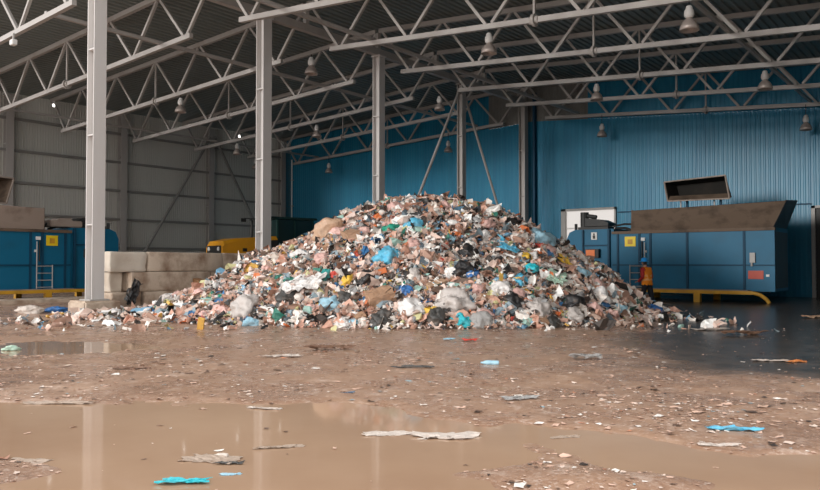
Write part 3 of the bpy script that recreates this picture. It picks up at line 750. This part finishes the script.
# items one can pick out --------------------------------------------------------
def heap_at(px, py):
    v = 15.0
    while v < 29:
        u = (px-410)/F*v; z = H-(py-HZ)/F*v
        if z <= max(hh(u, v), 0): break
        v += .05
    return u, v
def item_mesh(kind, s, seed):
    rr = random.Random(seed); bm = bmesh.new(); off = Vector((rr.uniform(0, 50), rr.uniform(0, 50), seed*1.7))
    if kind == 'bag':
        bmesh.ops.create_icosphere(bm, subdivisions=4, radius=1)
        ax = (1, rr.uniform(.7, .95), rr.uniform(.6, .8))
        for v in bm.verts:
            d = v.co.copy(); n = mnoise.noise(d*1.5+off)*.55; n2 = 1-abs(mnoise.noise(d*3.2+off))*2; n3 = 1-abs(mnoise.noise(d*7+off))*2
            n4 = 1-abs(mnoise.noise(d*14+off))*2; r = 1+n+.2*n2+.11*n3+.04*n4
            v.co = Vector((d.x*ax[0], d.y*ax[1], d.z*ax[2]))*r
            if v.co.z < -.35: v.co.z = -.35+(v.co.z+.35)*.3
    elif kind == 'sheet':
        bmesh.ops.create_grid(bm, x_segments=14, y_segments=10, size=1)
        for v in bm.verts:
            p = v.co.copy(); a = mnoise.noise(p*1.1+off); c = mnoise.noise(p*2.7+off); e = 1-abs(mnoise.noise(p*2+off*2))*2
            g_ = mnoise.noise(p*4.5+off); v.co = Vector((p.x*(1+.45*a)+.22*g_, p.y*(.62+.4*c)+.2*mnoise.noise(p*3.5+off*3), .2*a+.16*e+.1*mnoise.noise(p*6+off)+.2))
        ext = bmesh.ops.extrude_face_region(bm, geom=bm.faces[:])
        for g in ext['geom']:
            if isinstance(g, bmesh.types.BMVert): g.co.z += .03
    elif kind == 'bottle':
        prof = [(0, -1), (.3, -1), (.34, -.9), (.34, -.35), (.3, -.28), (.34, -.2), (.33, .25), (.25, .5), (.12, .72), (.12, .9), (0, .9)]
        n = 14; vs = []
        for r, z in prof:
            vs.append([bm.verts.new((z+.02*rr.uniform(-1, 1), r*math.cos(2*PI*i/n), r*math.sin(2*PI*i/n)+.3)) for i in range(n)])
        for a, b_ in zip(vs[:-1], vs[1:]):
            for i in range(n): bm.faces.new((a[i], a[(i+1) % n], b_[(i+1) % n], b_[i]))
        for v in bm.verts: v.co += Vector((0, 0, 1))*.06*mnoise.noise(v.co*3+off)
    elif kind == 'box':
        bmesh.ops.create_cube(bm, size=2)
        bmesh.ops.subdivide_edges(bm, edges=bm.edges[:], cuts=3, use_grid_fill=True)
        sh = rr.uniform(-.25, .25)
        for v in bm.verts:
            n = mnoise.noise(v.co*1.2+off)*.16; v.co = Vector((v.co.x*(1+n)+sh*v.co.z, v.co.y*(.7+n), v.co.z*(.42+n)+.35))
    elif kind == 'plank':
        bmesh.ops.create_cube(bm, size=2)
        bmesh.ops.subdivide_edges(bm, edges=bm.edges[:], cuts=2, use_grid_fill=True)
        for v in bm.verts: v.co = Vector((v.co.x, v.co.y*.16+.03*mnoise.noise(v.co+off), v.co.z*.07+.07+.03*mnoise.noise(v.co*1.4+off)))
    for v in bm.verts: v.co *= s
    me = bpy.data.meshes.new(kind); bm.to_mesh(me); bm.free()
    if kind in ('bag', 'bottle'): me.polygons.foreach_set('use_smooth', [True]*len(me.polygons))
    return me
NM = {'bag': 'plastic_bag', 'sheet': 'plastic_sheet', 'bottle': 'plastic_bottle', 'box': 'cardboard_box', 'plank': 'wooden_plank'}
CT = {'bag': 'bag', 'sheet': 'sheet', 'bottle': 'bottle', 'box': 'box', 'plank': 'plank'}
def place(kind, x, y, z, s, mat, label, seed, rot=None, nrm=None, group=None, me=None, name=None, cat=None, sc3=None):
    me = me or item_mesh(kind, s, seed); 
    if not me.materials: me.materials.append(mat)
    o = bpy.data.objects.new(name or NM[kind], me); COL.objects.link(o); o.location = (x, y, z)
    rz = random.Random(seed).uniform(0, 6.28) if rot is None else rot
    q = (nrm or Vector((0, 0, 1))).to_track_quat('Z', 'Y').to_matrix() @ Matrix.Rotation(rz, 3, 'Z')
    o.rotation_euler = q.to_euler()
    if sc3: o.scale = sc3
    return tag(o, label, cat or CT[kind], group)
def hnorm(u, v, f=.7):
    e = .2; hu = (hh(u+e, v)-hh(u-e, v))/(2*e)*f; hv = (hh(u, v+e)-hh(u, v-e))/(2*e)*f
    return Vector((-(hu*CA-hv*SA), -(hu*SA+hv*CA), 1)).normalized()
HI = [ # kind, px, py, size, film, label
 ('bag', 388, 260, .30, 'sky', 'bright sky blue plastic bag on the middle of the heap'),
 ('bag', 391, 233, .22, 'green', 'dark green crumpled plastic bag high on the heap below the peak'),
 ('bag', 331, 233, .42, 'tan', 'large peach tan sack on the left shoulder of the heap'),
 ('bag', 455, 307, .38, 'milky', 'large milky transparent bag low on the front of the heap'),
 ('bag', 462, 322, .20, 'turquoise', 'turquoise plastic bag at the foot of the heap beside the milky bag'),
 ('bag', 432, 315, .18, 'yellow', 'small yellow bag at the foot of the heap left of the milky bag'),
 ('bag', 436, 320, .26, 'charcoal', 'dark grey bag at the foot of the heap under the yellow bag'),
 ('bag', 412, 311, .26, 'white', 'white knotted bag low on the heap left of the yellow bag'),
 ('bag', 538, 311, .32, 'milky', 'large off white bag low on the right half of the heap'),
 ('bag', 573, 318, .26, 'milky', 'pale bag at the foot of the right end of the heap'),
 ('bag', 482, 322, .27, 'grey', 'long grey translucent bag at the foot of the heap right of the turquoise bag'),
 ('bag', 245, 309, .36, 'milky', 'cream coloured bag low on the left flank of the heap'),
 ('sheet', 305, 291, .55, 'white', 'wide white plastic film draped on the left flank of the heap'),
 ('bag', 287, 301, .30, 'charcoal', 'dark grey bag on the left flank under the white film'),
 ('bag', 271, 281, .20, 'charcoal', 'dark bag on the left flank of the heap above the white film'),
 ('bag', 256, 271, .15, 'green', 'small bright green bag on the left flank of the heap'),
 ('bag', 326, 277, .22, 'teal', 'teal green bag on the left half of the heap'),
 ('bag', 347, 283, .20, 'yellow', 'yellow bag on the left half of the heap'),
 ('bag', 365, 282, .26, 'black', 'black bag on the heap under the sky blue bag'),
 ('bag', 469, 255, .24, 'black', 'black bag right of the centre of the heap, the upper of two'),
 ('bag', 463, 273, .27, 'black', 'black bag right of the centre of the heap, the lower of two'),
 ('bag', 473, 276, .15, 'blue', 'small deep blue bag beside the lower black bag'),
 ('sheet', 506, 251, .42, 'sky', 'light blue plastic sheet on the right shoulder of the heap'),
 ('bag', 540, 243, .42, 'lightblue', 'pale blue stuffed bag near the upper right edge of the heap'),
 ('bag', 532, 272, .20, 'turquoise', 'turquoise bag on the right flank of the heap'),
 ('bag', 583, 277, .24, 'lightblue', 'pale blue bag far out on the right flank of the heap'),
 ('bag', 525, 261, .22, 'yellow', 'yellow green bag on the right flank below the blue sheet'),
 ('sheet', 562, 262, .30, 'yellow', 'crumpled yellow film on the right flank of the heap'),
 ('bag', 511, 225, .26, 'black', 'black flat bag near the top right edge of the heap'),
 ('bag', 519, 284, .24, 'sky', 'bluish bag in the lower right of the heap'),
 ('bag', 573, 306, .30, 'black', 'black bag low at the right end of the heap'),
 ('bag', 512, 303, .26, 'black', 'black bag low in front, right of the milky bag'),
 ('bag', 620, 312, .20, 'lightblue', 'light blue bag at the right toe of the heap'),
 ('box', 640, 300, .30, 'tan', 'orange tan cardboard carton beside the worker'),
 ('bag', 655, 313, .22, 'blue', 'blue grey bag at the far right toe of the heap'),
 ('bag', 660, 318, .2, 'black', 'small black bag at the far right toe of the heap'),
 ('bag', 415, 226, .24, 'sky', 'pale blue bag just below the peak of the heap'),
 ('bag', 428, 209, .16, 'blue', 'small blue bag near the peak of the heap'),
 ('bag', 458, 202, .24, 'white', 'white bag sticking up at the peak of the heap'),
 ('bag', 399, 199, .26, 'white', 'white bag on the left of the heap peak'),
 ('bag', 415, 276, .20, 'milky', 'whitish bag under the middle of the heap'),
 ('sheet', 420, 250, .28, 'white', 'upright white sheet in the middle of the heap'),
 ('box', 380, 303, .34, 'cardboard', 'brown cardboard box low on the left front of the heap'),
 ('box', 352, 240, .28, 'cardboard', 'flattened brown carton left of the green bag'),
 ('bag', 405, 292, .17, 'blue', 'blue bag low on the front of the heap'),
 ('bag', 330, 306, .26, 'lightblue', 'pale blue bag at the left foot of the heap'),
 ('bag', 380, 322, .24, 'charcoal', 'dark grey bag at the foot of the heap, left front'),
 ('bag', 252, 327, .20, 'lightblue', 'pale blue bag lying before the left foot of the heap'),
 ('bag', 343, 326, .2, 'white', 'white bag lying before the foot of the heap'),
 ('plank', 442, 285, .5, 'tan', 'orange brown stick leaning on the front of the heap'),
 ('sheet', 555, 283, .4, 'palegreen', 'pale green net sheet on the right flank of the heap'),
 ('bag', 345, 215, .3, 'white', 'white bag near the top left edge of the heap'),
 ('bag', 300, 258, .26, 'white', 'white bag on the upper left flank of the heap'),
 ('bag', 500, 292, .24, 'white', 'white bag in the lower right front of the heap'),
 ('bag', 600, 298, .26, 'white', 'white bag on the lower right flank of the heap'),
 ('bag', 552, 325, .2, 'charcoal', 'dark bag at the foot of the heap, right front'),
]
for i, (kd, px, py, s, fm, lb) in enumerate(HI):
    u, v = heap_at(px, py); x, y = gw(u, v); z = max(hh(u, v), gz(x, y))
    place(kd, x, y, z+s*.08, s, FILM[fm], lb, 100+i, nrm=hnorm(u, v), rot=(AL+.2 if kd == 'sheet' else None))
# countable lookalikes scattered on the heap
def scatter(n, kind, s, fm, label, group, seed, vmax=25.0):
    rr = random.Random(seed); protos = [item_mesh(kind, s, seed+j) for j in range(3)]
    for p in protos: p.materials.append(FILM[fm])
    k = 0
    while k < n:
        u = rr.uniform(-8, 8); v = rr.uniform(18.2, vmax); z = hh(u, v)
        if z < .12: continue
        x, y = gw(u, v)
        if x < -22.2: continue
        place(kind, x, y, z+s*.12, s, None, label, seed*100+k, nrm=(hnorm(u, v)+Vector((rr.gauss(0, .25), rr.gauss(0, .25), 0))).normalized(), group=group, me=protos[k % 3],
              sc3=(rr.uniform(.7, 1.2),)*3)
        k += 1
scatter(34, 'bottle', .13, 'clear', 'clear crushed plastic bottle lying in the trash heap', 'clear bottles in the heap', 1)
scatter(40, 'bag', .17, 'white', 'small white crumpled carrier bag in the trash heap', 'small white bags in the heap', 2)
scatter(34, 'bag', .19, 'pink', 'small dusty pink crumpled bag in the trash heap', 'small pinkish bags in the heap', 3)
scatter(26, 'bag', .17, 'charcoal', 'small dark grey crumpled bag in the trash heap', 'small dark bags in the heap', 4)
scatter(24, 'box', .15, 'cardboard', 'small squashed brown carton in the trash heap', 'small cartons in the heap', 5)
scatter(30, 'sheet', .24, 'milky', 'torn off white plastic film lying in the trash heap', 'torn film in the heap', 6)
scatter(14, 'bottle', .13, 'green', 'green plastic bottle lying in the trash heap', 'green bottles in the heap', 8)
scatter(7, 'bag', .12, 'orange', 'small orange crumpled bag in the trash heap', 'small orange bags in the heap', 9)
scatter(12, 'bag', .13, 'lightblue', 'small pale blue crumpled bag in the trash heap', 'small pale blue bags in the heap', 10)
scatter(5, 'bag', .11, 'red', 'small red crumpled bag in the trash heap', 'small red bags in the heap', 12)

# ------------------------------------------------------------------ litter on the ground
def litter():
    rng = np.random.default_rng(9); verts = []; faces = []; off = 0
    g3 = np.array([(i, j) for i in range(3) for j in range(3)], float)/2-.5
    q3 = [(i*3+j, i*3+j+1, i*3+j+4, i*3+j+3) for i in range(2) for j in range(2)]
    n = 0
    while n < 6800:
        v = 5.0+13.5*rng.random()**1.0; u = (rng.random()-.5)*v*1.2
        px = 410+u/v*F; py = HZ+H*F/v
        x, y = gw(u, v); g = gz(x, y)
        cl_ = clump_at(x, y)
        pr = .25+.9*max(cl_, 0)
        if g < .0: pr *= .02
        if slab_at(x, y) > .5: pr *= .12
        if v < 12 and px > 480: pr *= 1.15
        if v > 15.5: pr *= 1.5
        if rng.random() > pr: continue
        n += 1
        s = float(np.clip(rng.lognormal(math.log(.0165), .5), .006, .06))
        p = np.zeros((9, 3)); p[:, :2] = g3*[2*s, 2*s*rng.uniform(.3, .9)]; p[:, :2] += rng.normal(0, s*.15, (9, 2)); p[:, 2] = np.abs(rng.normal(0, s*.16, 9))
        a = rng.uniform(0, 6.28); c_, s_ = math.cos(a), math.sin(a)
        p = p @ np.array([[c_, s_, 0], [-s_, c_, 0], [0, 0, 1]])+np.array([x, y, max(g, 0)+.004])
        verts.append(p); faces += [tuple(i+off for i in f) for f in q3]; off += 9
    co = np.concatenate(verts); me = bpy.data.meshes.new('ground_litter'); me.from_pydata(co.tolist(), [], faces); me.materials.append(M['groundbits'])
    o = bpy.data.objects.new('ground_litter', me); COL.objects.link(o)
    tag(o, 'small pale scraps of paper and plastic trodden into the mud', 'litter', kind='stuff')
def bitsmat():
    m, nt, b = newmat('muddy scraps'); g = nt.nodes.new('ShaderNodeNewGeometry')
    cols = [((222,200,185),10),((198,165,145),12),((170,135,115),10),((236,228,220),6),((110,85,70),5),((60,50,45),3),((200,140,110),.6),((150,170,175),.8),((215,180,160),9),((160,110,85),.7)]
    tot = sum(w_ for _, w_ in cols); a = 0; st = []
    for c, w_ in cols: st.append((a/tot, srgb(*c))); a += w_
    nt.links.new(ramp(nt, g.outputs['Random Per Island'], st, 'CONSTANT'), b.inputs['Base Color']); b.inputs['Roughness'].default_value = .5
    return m
M['groundbits'] = bitsmat(); litter()
GI = [ # kind, px, py, size(m), film, label, squash xyz
 ('sheet', 213, 458, .20, 'mudsheet', 'muddy grey plastic sheet floating in the brown pool at the left', (1.2, .9, .5)),
 ('bottle', 222, 455, .06, 'dirty', 'small white container lying on the muddy grey sheet in the pool', (1, 1, 1)),
 ('sheet', 232, 462, .11, 'charcoal', 'dark torn scrap at the right end of the muddy grey sheet', (1, .6, .6)),
 ('sheet', 281, 446, .19, 'mudsheet', 'thin tan board half sunk in the pool, with a dark edge', (1.1, .35, .3)),
 ('sheet', 388, 433, .20, 'dirty', 'narrow whitish plastic strip floating in the pool', (1, .5, .6)),
 ('sheet', 445, 436, .27, 'dirty', 'wider whitish plastic film at the right end of the floating strip', (1, .65, .7)),
 ('sheet', 185, 481, .16, 'turquoise', 'turquoise plastic rag in the pool at the bottom edge', (1.1, .6, .55)),
 ('sheet', 232, 473, .08, 'lightblue', 'small pale blue rag in the pool right of the turquoise one', (1, .5, .55)),
 ('sheet', 266, 408, .20, 'dirty', 'flat white scrap on the far shore of the pool', (1, .4, .55)),
 ('sheet', 348, 394, .075, 'slate', 'small blue and grey crumpled can on the mud', (1, .8, .7)),
 ('sheet', 330, 351, .42, 'brown', 'dark brown rolled rag on the mud before the heap', (1, .3, .6)),
 ('sheet', 283, 358, .30, 'dirty', 'whitish rag on the mud before the heap, left of the dark rag', (1, .5, .6)),
 ('sheet', 470, 343, .13, 'red', 'red crumpled bag on the mud before the heap', (1, .8, 1.1)),
 ('sheet', 449, 342, .11, 'lightblue', 'pale blue bag on the mud left of the red bag', (1, .9, 1.3)),
 ('bottle', 489, 366, .15, 'lightblue', 'pale blue flattened bottle on the mud', (1, .9, .8)),
 ('sheet', 586, 361, .26, 'grey', 'grey crumpled bag lying on the mud at the right', (1, .5, .9)),
 ('sheet', 412, 370, .30, 'charcoal', 'dark narrow strip of film on the mud below the heap', (1, .2, .4)),
 ('sheet', 520, 400, .20, 'grey', 'grey film pressed into the mud right of centre', (1, .5, .55)),
 ('sheet', 563, 436, .13, 'mudsheet', 'rounded tan scrap on the near shore of the pool', (1, .6, .5)),
 ('sheet', 733, 431, .20, 'sky', 'blue plastic rag in the mud at the lower right', (1.2, .4, .55)),
 ('sheet', 718, 446, .16, 'dirty', 'white scrap at the edge of the pool, lower right', (1, .4, .55)),
 ('bag', 12, 350, .12, 'palegreen', 'green and white bag in the small puddle at the left edge', (1, .8, .6)),
 ('sheet', 133, 371, .22, 'brown', 'dark bent leaf of rubber on the mud at the left', (1, .4, .5)),
 ('bag', 30, 314, .34, 'dirty', 'pale bag in the litter before the left compactor', (1, .7, .6)),
 ('bag', 58, 313, .30, 'blue', 'dull blue bag in the litter before the left compactor', (1, .8, .6)),
 ('bag', 113, 316, .2, 'teal', 'teal bag in the row of litter below the footing', (1, .8, .7)),
 ('sheet', 709, 330, .45, 'dirty', 'pale film lying on the wet dark floor at the right', (1, .5, .55)),
 ('sheet', 741, 335, .5, 'brown', 'dark flat rag on the wet dark floor at the right', (1, .4, .55)),
 ('sheet', 770, 361, .28, 'dirty', 'whitish net on the wet dark floor near the orange scrap', (1, .5, .55)),
 ('sheet', 795, 362, .17, 'orange', 'orange red scrap on the wet dark floor', (1, .6, .5)),
 ('sheet', 816, 318, .4, 'tan', 'orange tan board lying on the floor at the right edge', (1, .6, .5)),
 ('sheet', 80, 319, .4, 'grey', 'grey slanting strip leaning on the litter below the footing', (1, .3, 1)),
 ('sheet', 32, 460, .16, 'mudsheet', 'muddy pale scrap on the bank at the lower left', (1, .6, .3)),
 ('sheet', 60, 403, .3, 'mudsheet', 'long pale scrap on the far shore of the pool at the left', (1.3, .3, .3)),
]
for i, (kd, px, py, s, fm, lb, s3) in enumerate(GI):
    u, v = ground_at(px, py); x, y = gw(u, v)
    place(kd, x, y, max(gz(x, y), 0)+(.35*s*s3[2] if kd == 'bag' else -.01), s, FILM[fm], lb, 400+i, rot=AL+random.uniform(-.25, .25), sc3=(s3[0], s3[1], .3 if fm in ('dirty', 'mudsheet') and kd == 'sheet' else s3[2]))
# dark bag draped between the blocks, wooden plank on the heap edge
me = item_mesh('sheet', .42, 901)
place('sheet', -22.35, 13.72, .62, .42, FILM['black'], 'black plastic bag hanging over the concrete blocks beside the front column', 901, me=me, rot=1.2, nrm=Vector((.9, -.35, .3)), sc3=(1, .6, 1), name='plastic_bag', cat='bag')
u, v = heap_at(176, 296); x, y = gw(u, v)
place('plank', -21.6, 16.0, .75, .8, M['wood'], 'weathered brown wooden plank at the left edge of the heap by the blocks', 902, rot=1.25, nrm=Vector((.15, 0, 1)), sc3=(1, 1.6, 2))
# tail of litter below footing, countable mid-size bags
rr = random.Random(77)
pm = {f: [item_mesh('bag', .2, 800+j) for j in range(2)] for f in ('white', 'milky', 'grey', 'palegreen')}
for f in pm:
    for p in pm[f]: p.materials.append(FILM[f])
lbl = {'white': 'small white bag in the litter along the foot of the blocks', 'milky': 'small off white bag in the litter along the foot of the blocks',
       'grey': 'small grey bag in the litter along the foot of the blocks', 'palegreen': 'small pale green bag in the litter along the foot of the blocks'}
for k in range(34):
    f = rr.choice(['white', 'milky', 'white', 'milky', 'grey', 'palegreen'])
    px = rr.uniform(72, 215); py = rr.uniform(311, 319)
    u, v = ground_at(px, py); x, y = gw(u, v)
    place('bag', x, y, max(hh(u, v), gz(x, y))+.05, .2, None, lbl[f], 1000+k, me=pm[f][k % 2], group='%s bags along the foot of the blocks' % f, sc3=(rr.uniform(.6, 1.2),)*3)

# ------------------------------------------------------------------ worker
def worker():
    u, v = (647-410)/F*26.2, 26.2
    wx, wy = gw(u, v)
    t = thing('person', (wx, wy, 0), 'worker in blue helmet and orange vest over red sleeves, seen from behind beside the heap', 'person')
    face = AL+math.radians(38)      # looks away from the viewer, slightly to the left
    Rz = Matrix.Rotation(face, 4, 'Z'); Tm = Matrix.Translation((wx, wy, 0)) @ Rz
    # local: +y forward, +x right
    J = {'pelvis': (0, 0, .95), 'waist': (0, .0, 1.08), 'chest': (0, .03, 1.30), 'neck0': (0, .06, 1.45), 'neck1': (0, .09, 1.53), 'head': (0, .12, 1.64), 'crown': (0, .12, 1.73)}
    for s, n in ((-1, 'l'), (1, 'r')):
        ph = .10 if n == 'l' else -.12
        J['sh'+n] = (s*.19, .05, 1.40); J['el'+n] = (s*.27, .0, 1.13); J['wr'+n] = (s*.2, .2, 1.0); J['ha'+n] = (s*.17, .27, .98)
        J['hip'+n] = (s*.10, 0, .90); J['kn'+n] = (s*.12, ph*.9+.03, .5); J['an'+n] = (s*.12, ph-.03, .1); J['to'+n] = (s*.13, ph+.14, .05)
    E = [('pelvis', 'waist'), ('waist', 'chest'), ('chest', 'neck0'), ('neck0', 'neck1'), ('neck1', 'head'), ('head', 'crown')]
    for n in 'lr': E += [('chest', 'sh'+n), ('sh'+n, 'el'+n), ('el'+n, 'wr'+n), ('wr'+n, 'ha'+n), ('pelvis', 'hip'+n), ('hip'+n, 'kn'+n), ('kn'+n, 'an'+n), ('an'+n, 'to'+n)]
    Rr = dict(pelvis=(.16, .12), waist=(.15, .11), chest=(.17, .12), neck0=(.08, .07), neck1=(.055, .055), head=(.085, .1), crown=(.07, .085))
    for n in 'lr': Rr.update({'sh'+n: (.075,)*2, 'el'+n: (.05,)*2, 'wr'+n: (.032,)*2, 'ha'+n: (.04, .025), 'hip'+n: (.105,)*2, 'kn'+n: (.07,)*2, 'an'+n: (.05,)*2, 'to'+n: (.045, .04)})
    # fingers: unequal, curled, thumb from the side of the palm
    for s, n in ((-1, 'l'), (1, 'r')):
        hx, hy, hz = J['ha'+n]
        for i, (dx, ln) in enumerate(((-.03, .065), (-.01, .078), (.01, .072), (.03, .058))):
            J['f%d0' % i+n] = (hx+dx, hy+.035, hz); J['f%d1' % i+n] = (hx+dx*1.1, hy+.035+ln*.55, hz-.012); J['f%d2' % i+n] = (hx+dx*1.1, hy+.035+ln*.85, hz-.012-ln*.45)
            E += [('ha'+n, 'f%d0' % i+n), ('f%d0' % i+n, 'f%d1' % i+n), ('f%d1' % i+n, 'f%d2' % i+n)]
            for k in range(3): Rr['f%d%d' % (i, k)+n] = (.0095-.001*k,)*2
        J['t0'+n] = (hx-s*.045, hy+.0, hz); J['t1'+n] = (hx-s*.06, hy+.04, hz-.015)
        E += [('ha'+n, 't0'+n), ('t0'+n, 't1'+n)]; Rr['t0'+n] = (.012,)*2; Rr['t1'+n] = (.010,)*2
    keys = list(J); me = bpy.data.meshes.new('b'); me.from_pydata([J[k] for k in keys], [(keys.index(a), keys.index(b_)) for a, b_ in E], [])
    o = bpy.data.objects.new('b', me); COL.objects.link(o)
    sk = o.modifiers.new('s', 'SKIN'); sk.use_smooth_shade = True
    for i, k in enumerate(keys):
        me.skin_vertices[0].data[i].radius = Rr[k]; me.skin_vertices[0].data[i].use_root = (k == 'pelvis')
    sb = o.modifiers.new('u', 'SUBSURF'); sb.levels = 2; sb.render_levels = 2
    dg = bpy.context.evaluated_depsgraph_get(); ev = o.evaluated_get(dg); bm = bmesh.new(); bm.from_mesh(ev.to_mesh()); bpy.data.objects.remove(o)
    # shape the face a little: nose bump, chin
    for vv in bm.verts:
        c = vv.co
        if c.z > 1.55 and c.y > .17:
            if abs(c.x) < .02 and 1.6 < c.z < 1.67: c.y += .025
            if 1.66 < c.z < 1.69 and .02 < abs(c.x) < .05: c.y -= .01
    bmesh.ops.recalc_face_normals(bm, faces=bm.faces[:]); bm.normal_update()
    def out(name, faces_sel, off, mat, parent):
        b2 = bm.copy(); dele = [f for f in b2.faces if not faces_sel(f.calc_center_median(), f.normal)]
        bmesh.ops.delete(b2, geom=dele, context='FACES')
        b2.normal_update()
        if off:
            for v_ in b2.verts: v_.co += v_.normal*off
        me2 = bpy.data.meshes.new(name); b2.to_mesh(me2); b2.free(); me2.materials.append(mat)
        me2.polygons.foreach_set('use_smooth', [True]*len(me2.polygons))
        o2 = bpy.data.objects.new(name, me2); COL.objects.link(o2); o2.parent = parent; return o2
    me3 = bpy.data.meshes.new('body'); bm.to_mesh(me3); me3.materials.append(M['skin'])
    me3.polygons.foreach_set('use_smooth', [True]*len(me3.polygons))
    body = bpy.data.objects.new('body', me3); COL.objects.link(body); body.parent = t
    arm = lambda c: abs(c.x) > .195 or (c.y > .12 and c.z < 1.2)
    out('jacket', lambda c, n: .93 < c.z < 1.49 and not (c.y > .215 and c.z < 1.06), .012, M['red'], t)
    tr = out('trousers', lambda c, n: c.z < 1.0 and c.z > .12 and c.y < .13+.1*(c.z < .8) and abs(c.x) < .24, .014, M['trousers'], t)
    out('boots', lambda c, n: c.z <= .16, .012, M['dark'], t)
    vf = lambda c: .86 < c.z < 1.465 and abs(c.x) < .185 and not (c.z < 1.15 and c.y > .13)
    vest = out('vest', lambda c, n: vf(c), .034, M['vest'], t)
    out('reflective_band', lambda c, n: vf(c) and (1.02 < c.z < 1.07 or 1.17 < c.z < 1.22), .038, M['stripe'], vest)
    out('hair', lambda c, n: c.z > 1.575 and (c.y < .12 or c.z > 1.7), .008, M['hair'], t)
    # ears and eyes on the head
    b = MB(); b.lathe([(0, .13), (.05, .125), (.09, .10), (.115, .05), (.12, 0), (.125, -.005), (.14, -.01), (.14, -.018), (.11, -.012)], (0, .11, 1.695), 24)
    b.prism([(-.08, .2), (.08, .2), (.05, .29), (-.05, .29)], 1.683, 1.693, 'z')
    h = b.v
    me4 = bpy.data.meshes.new('helmet'); me4.from_pydata(h, [], b.f); me4.materials.append(M['helmet']); me4.polygons.foreach_set('use_smooth', [True]*len(me4.polygons))
    ho = bpy.data.objects.new('helmet', me4); COL.objects.link(ho); ho.parent = t
    for s in (-1, 1):
        b = MB(); b.tube((s*.092, .12, 1.625), (s*.108, .112, 1.63), .03, 12, .022); m5 = bpy.data.meshes.new('ear'); m5.from_pydata([tuple(q) for q in b.v], [], b.f); m5.materials.append(M['skin'])
        e = bpy.data.objects.new('ear', m5); COL.objects.link(e); e.parent = t
    bm.free()
    t.rotation_euler = (0, 0, face)
worker()

# ------------------------------------------------------------------ light
wd = bpy.data.worlds.new('world'); sc.world = wd; wd.use_nodes = True
nt = wd.node_tree; bg = nt.nodes['Background']
tc = nt.nodes.new('ShaderNodeTexCoord'); sp = nt.nodes.new('ShaderNodeSeparateXYZ'); nt.links.new(tc.outputs['Generated'], sp.inputs[0])
c = ramp(nt, sp.outputs['Z'], [(0, (.9, .88, .86)), (.35, (1, .985, .97)), (1, (1.0, 1.0, 1.0))])
nt.links.new(c, bg.inputs[0]); bg.inputs[1].default_value = 1.5
sun = bpy.data.lights.new('overcast_sun', 'SUN'); sun.energy = 1.35; sun.angle = math.radians(8); sun.color = (1, .97, .93)
so = bpy.data.objects.new('overcast_sun', sun); COL.objects.link(so)
d = Vector((.20, 1.0, -.11)).normalized(); so.rotation_euler = d.to_track_quat('-Z', 'Y').to_euler(); so.location = (0, -20, 20)

for o in list(bpy.data.objects):
    if '_w' in o: del o['_w']
vs_ = sc.view_settings; vs_.view_transform = 'Standard'; vs_.look = 'None'; vs_.gamma = 1; vs_.use_curve_mapping = False; vs_.exposure = 0.16
sc.cycles.max_bounces = 8; sc.cycles.diffuse_bounces = 4
